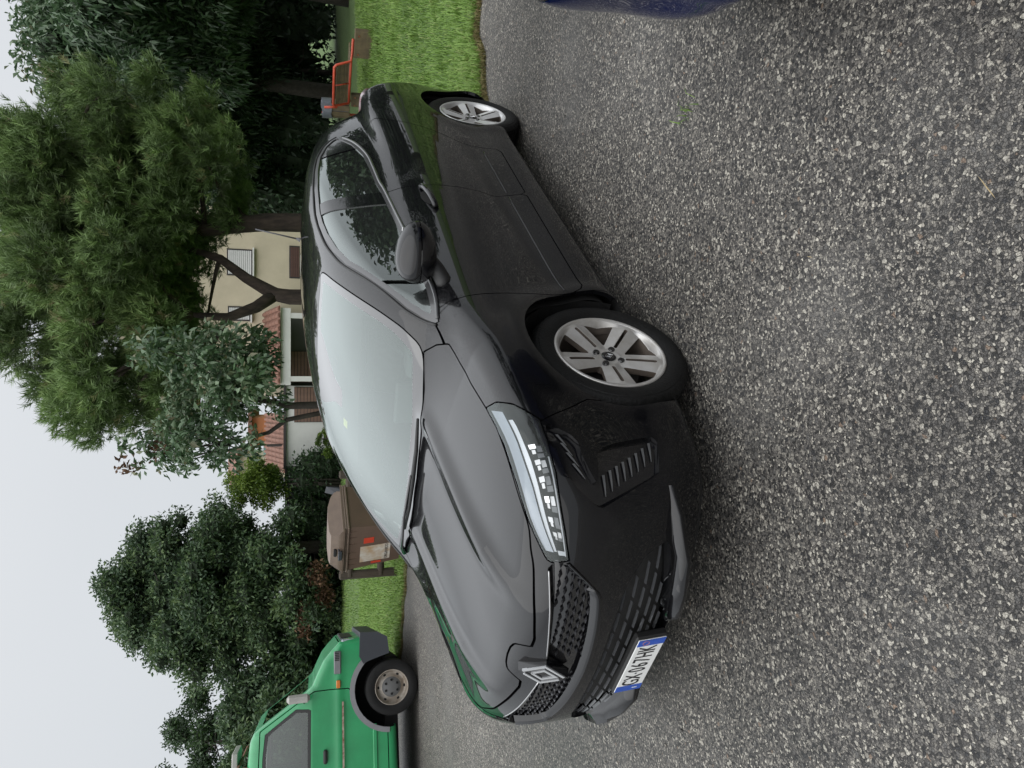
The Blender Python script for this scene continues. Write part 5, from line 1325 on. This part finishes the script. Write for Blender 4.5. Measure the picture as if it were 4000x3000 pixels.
panel('body', rear, VGREEN, van, .02); panel('bonnet', bnt, VGREEN, van, .02); panel('windscreen', wsv, VGLASS, van, .01)
for d_, g_, sy in zip(drs, gl_all, (1, -1)):
    dr = panel('door', d_, VGREEN, van, .02); gd = psd(g_, WIN, (0, sy, 0), .3); pane, seal = split(g_, gd - .035)
    panel('window', pane.off(.006), VGLASS, dr, .006); panel('window_seal', seal.off(.002), MATTEB, dr, .012)
    bb = MB(); bb.box((-.645, sy * (VW + .002), 1.157), (.16, .035, .05), None, .015); bb.build('door_handle', MATTEB, dr)
    bb = MB(); bb.box((.05, sy * (VW + .09), 1.47), (.10, .17, .27), Matrix.Rotation(.12 * -sy, 3, 'Z'), .03)
    if sy > 0: bb = MB(); bb.box((-.10, VW - .06, 1.42), (.17, .05, .22), None, .02)   # folded back on the far side
    mir = bb.build('side_mirror', VMIR, van)
    bb = MB(); bb.tube([(-.02, sy * .90, 1.40), (.03, sy * (VW + .05), 1.42)], .02, 6); bb.build('mirror_arm', MATTEB, mir)
    bb = MB(); bb.box((.155, sy * (VW + .0), .996), (.09, .03, .05), None, .008); bb.build('side_indicator', AMBER, van)
    bb = MB(); bb.box((.408, sy * (VW - .012), 1.005), (.27, .03, .085), None, .01); vt = bb.build('vent_panel', VGREY, van)
    for k in range(6): bb = MB(); bb.box((.435 + .02 * k, sy * (VW + .006), 1.01), (.008, .01, .055)); bb.build('vent_slot', LINER, vt)
    bb = MB(); bb.box((-.72, sy * (VW - .016), .56), (.74, .03, .05), None, .008); bb.build('rubbing_strip', VGREEN, dr)
    bb = MB(); bb.box((-.55, sy * (VW + .0125), .945), (1.0, .006, .022)); bb.build('scrape', RUSTP, dr)
    # wheel-arch trim
    bb = MB(); vs = []; fs = []; n = 18
    for i in range(n + 1):
        a = math.radians(4) + math.radians(172) * i / n
        for r_, yy in ((.455, VW - .03), (.455, VW + .012), (.515, VW + .006), (.515, VW - .03)): vs.append((WX + r_ * math.cos(a), sy * yy, .345 + r_ * math.sin(a)))
    for i in range(n):
        for j in range(3): fs.append((4 * i + j, 4 * i + j + 1, 4 * i + j + 5, 4 * i + j + 4)[::-sy])
    bb.add(vs, fs); bb.build('arch_trim', VGREY, van)
    bb = MB(); bb.box((.635, sy * .72, .865), (.07, .34, .18), None, .02); bb.build('headlamp', LAMPGREY, van)
bb = MB()
bb.prism([(.74, .72), (.73, .50), (.66, .38), (.46, .36), (.44, .44), (.39, .62), (.36, .685), (.45, .735)], lambda u, v: (u, -VW - .02, v), lambda u, v: (u, VW + .02, v)); bb.build('front_bumper', VDARK, van, ang=30)
bb = MB(); bb.box((.664, 0, .87), (.03, 1.05, .17), None, .01); bb.build('grille', MATTEB, van)
bb = MB(); bb.box((-1.8, 0, .33), (4.4, 1.5, .16)); bb.box((WX - .1, 0, .62), (1.0, 1.1, .5)); bb.build('chassis', LINER, van)
bb = MB(); bb.box((-.95, .0, .95), (.2, 1.6, 1.0), None, .05); bb.box((-.72, .42, .75), (.5, .5, .2), None, .05); bb.box((-.72, -.42, .75), (.5, .5, .2), None, .05); bb.box((-.92, -.42, 1.42), (.12, .30, .24), None, .05); bb.box((.08, 0, 1.2), (.3, 1.5, .16), None, .05); bb.build('cab_interior', SEAT, van)
for x in (-.7, -2.2):
    bb = MB(); bb.tube([(x, -.72, 2.03), (x, -.72, 2.17), (x, .72, 2.17), (x, .72, 2.03)], .018, 6); bb.build('roof_bar', mat('rusty_bar', (.20, .08, .05), .8, var=.3, vscale=20), van)
bb = MB(); bb.box((-1.9, -.25, 2.225), (2.7, .55, .07), None, .01); bb.build('roof_board', VMIR, van)
tyv = MB(); tyv.lathe([(.205, -.10), (.25, -.112), (.30, -.108), (.326, -.095), (.335, -.07), (.335, -.03), (.328, -.028), (.328, -.018), (.335, -.016), (.335, .016), (.328, .018), (.328, .028), (.335, .03), (.335, .07), (.326, .095), (.30, .108), (.25, .112), (.208, .10)], 56, 1); TYV = tyv.mesh('tyre', RUBBER, ang=35)
for x in (WX, RX):
    for sy in (-1, 1):
        w = empty('wheel', (x, sy * (VW - .125), .335), 0 if sy > 0 else math.pi, van); obj_from('tyre', TYV, w)
        bb = MB(); bb.lathe([(.214, .088), (.210, .105), (.203, .105), (.198, .085), (.185, .045), (.165, .030), (.140, .045), (.120, .052)], 48, 1); rm = bb.build('rim', STEEL, w, smooth=True)
        for k in range(6):
            a = math.radians(30 + 60 * k); bb = MB(); bb.lathe([(.0, .0385), (.016, .0385), (.018, .036)], 10, 1, (.163 * math.cos(a), 0, .163 * math.sin(a))); bb.build('vent_hole', LINER, w)
        bb = MB(); bb.lathe([(.0, .080), (.050, .078), (.085, .070), (.124, .050)], 32, 1); bb.build('hub_cap', HUBG, w, smooth=True)
        for k in range(6):
            a = math.radians(60 * k); bb = MB(); bb.lathe([(.0, .083), (.014, .082), (.016, .066)], 10, 1, (.082 * math.cos(a), 0, .082 * math.sin(a))); bb.build('hub_nut', LINER, w)

# ---------------------------------------------------------------- brown waste container
BBODY = mat('bin_brown_plastic', (.125, .080, .056), .6, col2=(.10, .066, .048), vscale=4, bump=.08, bscale=80)
BLID = mat('bin_lid_brown', (.165, .120, .090), .55, col2=(.12, .086, .066), vscale=5)
LABEL = mat('bin_label_white', (.58, .56, .51), .6, col2=(.40, .27, .15), vscale=7)
REDST = mat('red_reflective_sticker', (.55, .06, .03), .4, var=.1)
q = atd(1420, 2062, 10.1); bz = float(zg(q.x))
bn = empty('waste_container', (q.x, 10.1, bz)); bn.rotation_euler = (0, LEAN, math.radians(-35)); bn.scale = (.70, 1, 1); tag(bn, 'brown plastic waste container with domed lid and weathered white label', 'waste container')
bb = MB(); V = []
for z, wx, wy in ((.14, .50, .33), (.80, .585, .40), (.865, .59, .405)): V += [(-wx, -wy, z), (wx, -wy, z), (wx, wy, z), (-wx, wy, z)]
bb.add(V, [(0, 3, 2, 1)] + [(4 * r + i, 4 * r + (i + 1) % 4, 4 * r + 4 + (i + 1) % 4, 4 * r + 4 + i) for r in range(2) for i in range(4)]); bb.build('tub', BBODY, bn)
for z, d_, h_ in ((.875, .035, .03), (.905, .02, .028)): bb = MB(); bb.box((0, 0, z), (1.20 + d_, .83 + d_, h_), None, .008); bb.build('rim', BLID, bn)
for i, x in enumerate((-.46, -.30, -.12, .12, .30, .46)):
    bb = MB(); bb.add([(x - .012, -.415, .862), (x + .012, -.415, .862), (x + .008, -.388, .70), (x - .008, -.388, .70), (x - .012, -.36, .862), (x + .012, -.36, .862)], [(0, 3, 2, 1), (0, 4, 3), (1, 2, 5)]); bb.build('rib', BBODY, bn)
lid = empty('lid', (0, 0, .925), 0, bn); lid.scale = (1, 1, .68)
prof = [(-.44, 0.0), (-.445, .05), (-.425, .13), (-.40, .255), (-.33, .285), (-.10, .30), (.15, .285), (.33, .22), (.42, .10), (.43, 0)]
bb = MB(); bb.prism(prof, lambda u, v: (-.40 if v > .1 else -.55, u, v), lambda u, v: (.40 if v > .1 else .55, u, v)); bb.build('lid_shell', BLID, lid, ang=28)
bb = MB(); bb.prism([(-.455, -.005), (-.46, .035), (.44, .03), (.44, -.005)], lambda u, v: (-.605, u, v), lambda u, v: (.605, u, v)); bb.build('lid_rim', BLID, lid)
bb = MB(); bb.box((-.04, -.425, .17), (.20, .03, .06), Matrix.Rotation(math.radians(-10), 3, 'X'), .012); bb.build('slot', LINER, lid)
bb = MB(); bb.tube([(-.14, -.42, .10), (-.14, -.49, .10), (.06, -.49, .10), (.06, -.42, .10)], .018, 6); bb.box((-.04, -.485, .075), (.24, .03, .07), None, .01); bb.build('handle', VDARK, lid)
bb = MB(); bb.add([(.47, .30, .02), (.60, .35, -.02), (.60, .42, .30), (.46, .40, .33), (.47, .34, .02), (.60, .39, -.02)], [(0, 1, 2, 3), (4, 3, 2, 5), (0, 4, 5, 1)]); bb.build('side_flap', VDARK, lid)
def on_front(z): return -(.33 + (.40 - .33) * (z - .14) / .66) - .004
lb = MB(); lb.add([(-.42, on_front(.28), .28), (.02, on_front(.28), .28), (.02, on_front(.70), .70), (-.42, on_front(.70), .70)], [(0, 1, 2, 3)]); lo2 = lb.build('label', LABEL, bn)
tilt_ = math.atan((.40 - .33) / .66)
text_mesh('label_text', 'ORGANICO', .062, INK, lo2, (-.20, on_front(.335) - .003, .335), (math.radians(90) + tilt_, 0, 0), 1.25, .0008)
for x0_, z0_ in ((.10, .52), (-.50, .40)): lb = MB(); lb.add([(x0_, on_front(z0_), z0_), (x0_ + .15 if x0_ > 0 else x0_ + .06, on_front(z0_), z0_), (x0_ + .15 if x0_ > 0 else x0_ + .06, on_front(z0_ + .14), z0_ + .14), (x0_, on_front(z0_ + .14), z0_ + .14)], [(0, 1, 2, 3)]); lb.build('red_sticker', REDST, bn)
for x in (-.42, .42):
    for y in (-.25, .25):
        bb = MB(); bb.lathe([(0, -.02), (.07, -.02), (.08, -.01), (.08, .01), (.07, .02), (0, .02)], 18, 0, (x, y, .08)); bb.build('wheel', RUBBER, bn)
# wooden rail fence
LOG = mat('fence_log', (.075, .058, .042), .9, col2=(.045, .036, .028), vscale=8, bump=.5, bscale=40, stretch=(1, 1, .3))
fx, fy = -2.88, 11.0; fz = float(zg(fx))
fn = empty('log_fence', (fx, fy, fz)); fn.rotation_euler = (0, LEAN, 0); tag(fn, 'low dark log fence with two round rails behind the waste container', 'fence')
for k in range(3): bb = MB(); bb.box((1.55 * k, 0, .41), (.12, .12, 1.0), None, .02); bb.build('post', LOG, fn)
for z in (.28, .75): bb = MB(); bb.tube([(-.02, -.02, z), (1.6, .0, z + .01), (3.25, .0, z)], .055, 10); bb.build('rail', LOG, fn)

# ---------------------------------------------------------------- bench and litter bin on the right lawn
REDP = mat('red_tube_paint', (.44, .060, .028), .5, var=.15, vscale=12)
WOOD = mat('weathered_bench_wood', (.15, .115, .06), .85, col2=(.075, .058, .035), vscale=6, bump=.3, bscale=50, stretch=(1, .2, 1))
n0 = Vector((6.28, 12.45, 0)); n1 = Vector((5.70, 13.85, 0)); dv = (n1 - n0); ln_ = dv.length
be = empty('bench', n0, math.atan2(dv.y, dv.x)); tag(be, 'bench with red tube frame, wooden slats and thick wooden end blocks', 'bench')
for x in (.20, ln_ + .02):
    w_ = .58 if x < .5 else .30
    bb = MB(); bb.box((x, -.02, .17), (w_, .09, .36), None, .01); blk = bb.build('end_block', WOOD, be)
    for dx in (-.2, .2):
        bb = MB(); bb.lathe([(0, .0), (.018, .002), (.02, .012)], 10, 1, (x + dx * w_ / .58, .027, .28)); bb.build('bolt', mat('rusty_bolt', (.24, .10, .05), .6), blk)
def frame(pts, nm='frame_tube', r=.024): bb = MB(); bb.tube(pts, r, 8); return bb.build(nm, REDP, be, smooth=True)
yb_ = .10; x0f = .50
frame([(.10, .0, .375), (.44, .0, .375), (x0f, yb_, .40), (x0f + .02, yb_ + .10, .66), (x0f + .06, yb_ + .115, .70), (ln_ - .05, yb_ + .115, .70), (ln_ - .01, yb_ + .10, .66), (ln_, yb_, .40), (ln_ + .03, .0, .375)])
frame([(x0f, yb_, .40), (ln_, yb_, .40)]); frame([(ln_ + .02, yb_ + .1, .62), (ln_ + .07, yb_ + .08, .86)])
frame([((x0f + ln_) / 2, yb_ + .01, .41), ((x0f + ln_) / 2, yb_ + .10, .69)], 'brace', .012)
for k in range(3):
    bb = MB(); t = .22 + .28 * k; bb.box(((x0f + ln_) / 2, yb_ - .02 + .10 * t, .41 + .27 * t), (ln_ - x0f - .05, .025, .075), Matrix.Rotation(math.radians(-19), 3, 'X'), .008); bb.build('back_slat', WOOD, be)
for k in range(4): bb = MB(); bb.box(((x0f + ln_) / 2, -.34 + .105 * k, .395), (ln_ - x0f, .09, .03), None, .006); bb.build('seat_slat', WOOD, be)
lx_, ly_ = 5.62, 14.15
lt = empty('litter_bin', (lx_, ly_, 0), .2); tag(lt, 'small slatted wooden litter bin lined with a grey plastic bag beside the bench', 'litter bin')
bb = MB(); bb.tube([(0, .18, 0), (0, .18, .9)], .025, 8); bb.build('post', REDP, lt)
for k in range(9):
    a = math.pi * 2 * k / 9; bb = MB(); bb.box((.16 * math.cos(a), .16 * math.sin(a), .60), (.02, .10, .46), Matrix.Rotation(a, 3, 'Z'), .004); bb.build('slat', WOOD, lt)
bb = MB(); g = random.Random(4); vs = []; n = 20
for j, (r_, z) in enumerate(((.15, .40), (.15, .80), (.16, .90), (.185, .89), (.19, .72))):
    for i in range(n): a = 2 * math.pi * i / n; rr = r_ * (1 + g.uniform(-.05, .05)); vs.append((rr * math.cos(a), rr * math.sin(a), z + g.uniform(-.015, .015)))
bb.add(vs, [(j * n + i, j * n + (i + 1) % n, (j + 1) * n + (i + 1) % n, (j + 1) * n + i) for j in range(4) for i in range(n)]); bb.build('plastic_bag', mat('bag_grey', (.11, .12, .14), .4, var=.2, vscale=20), lt)
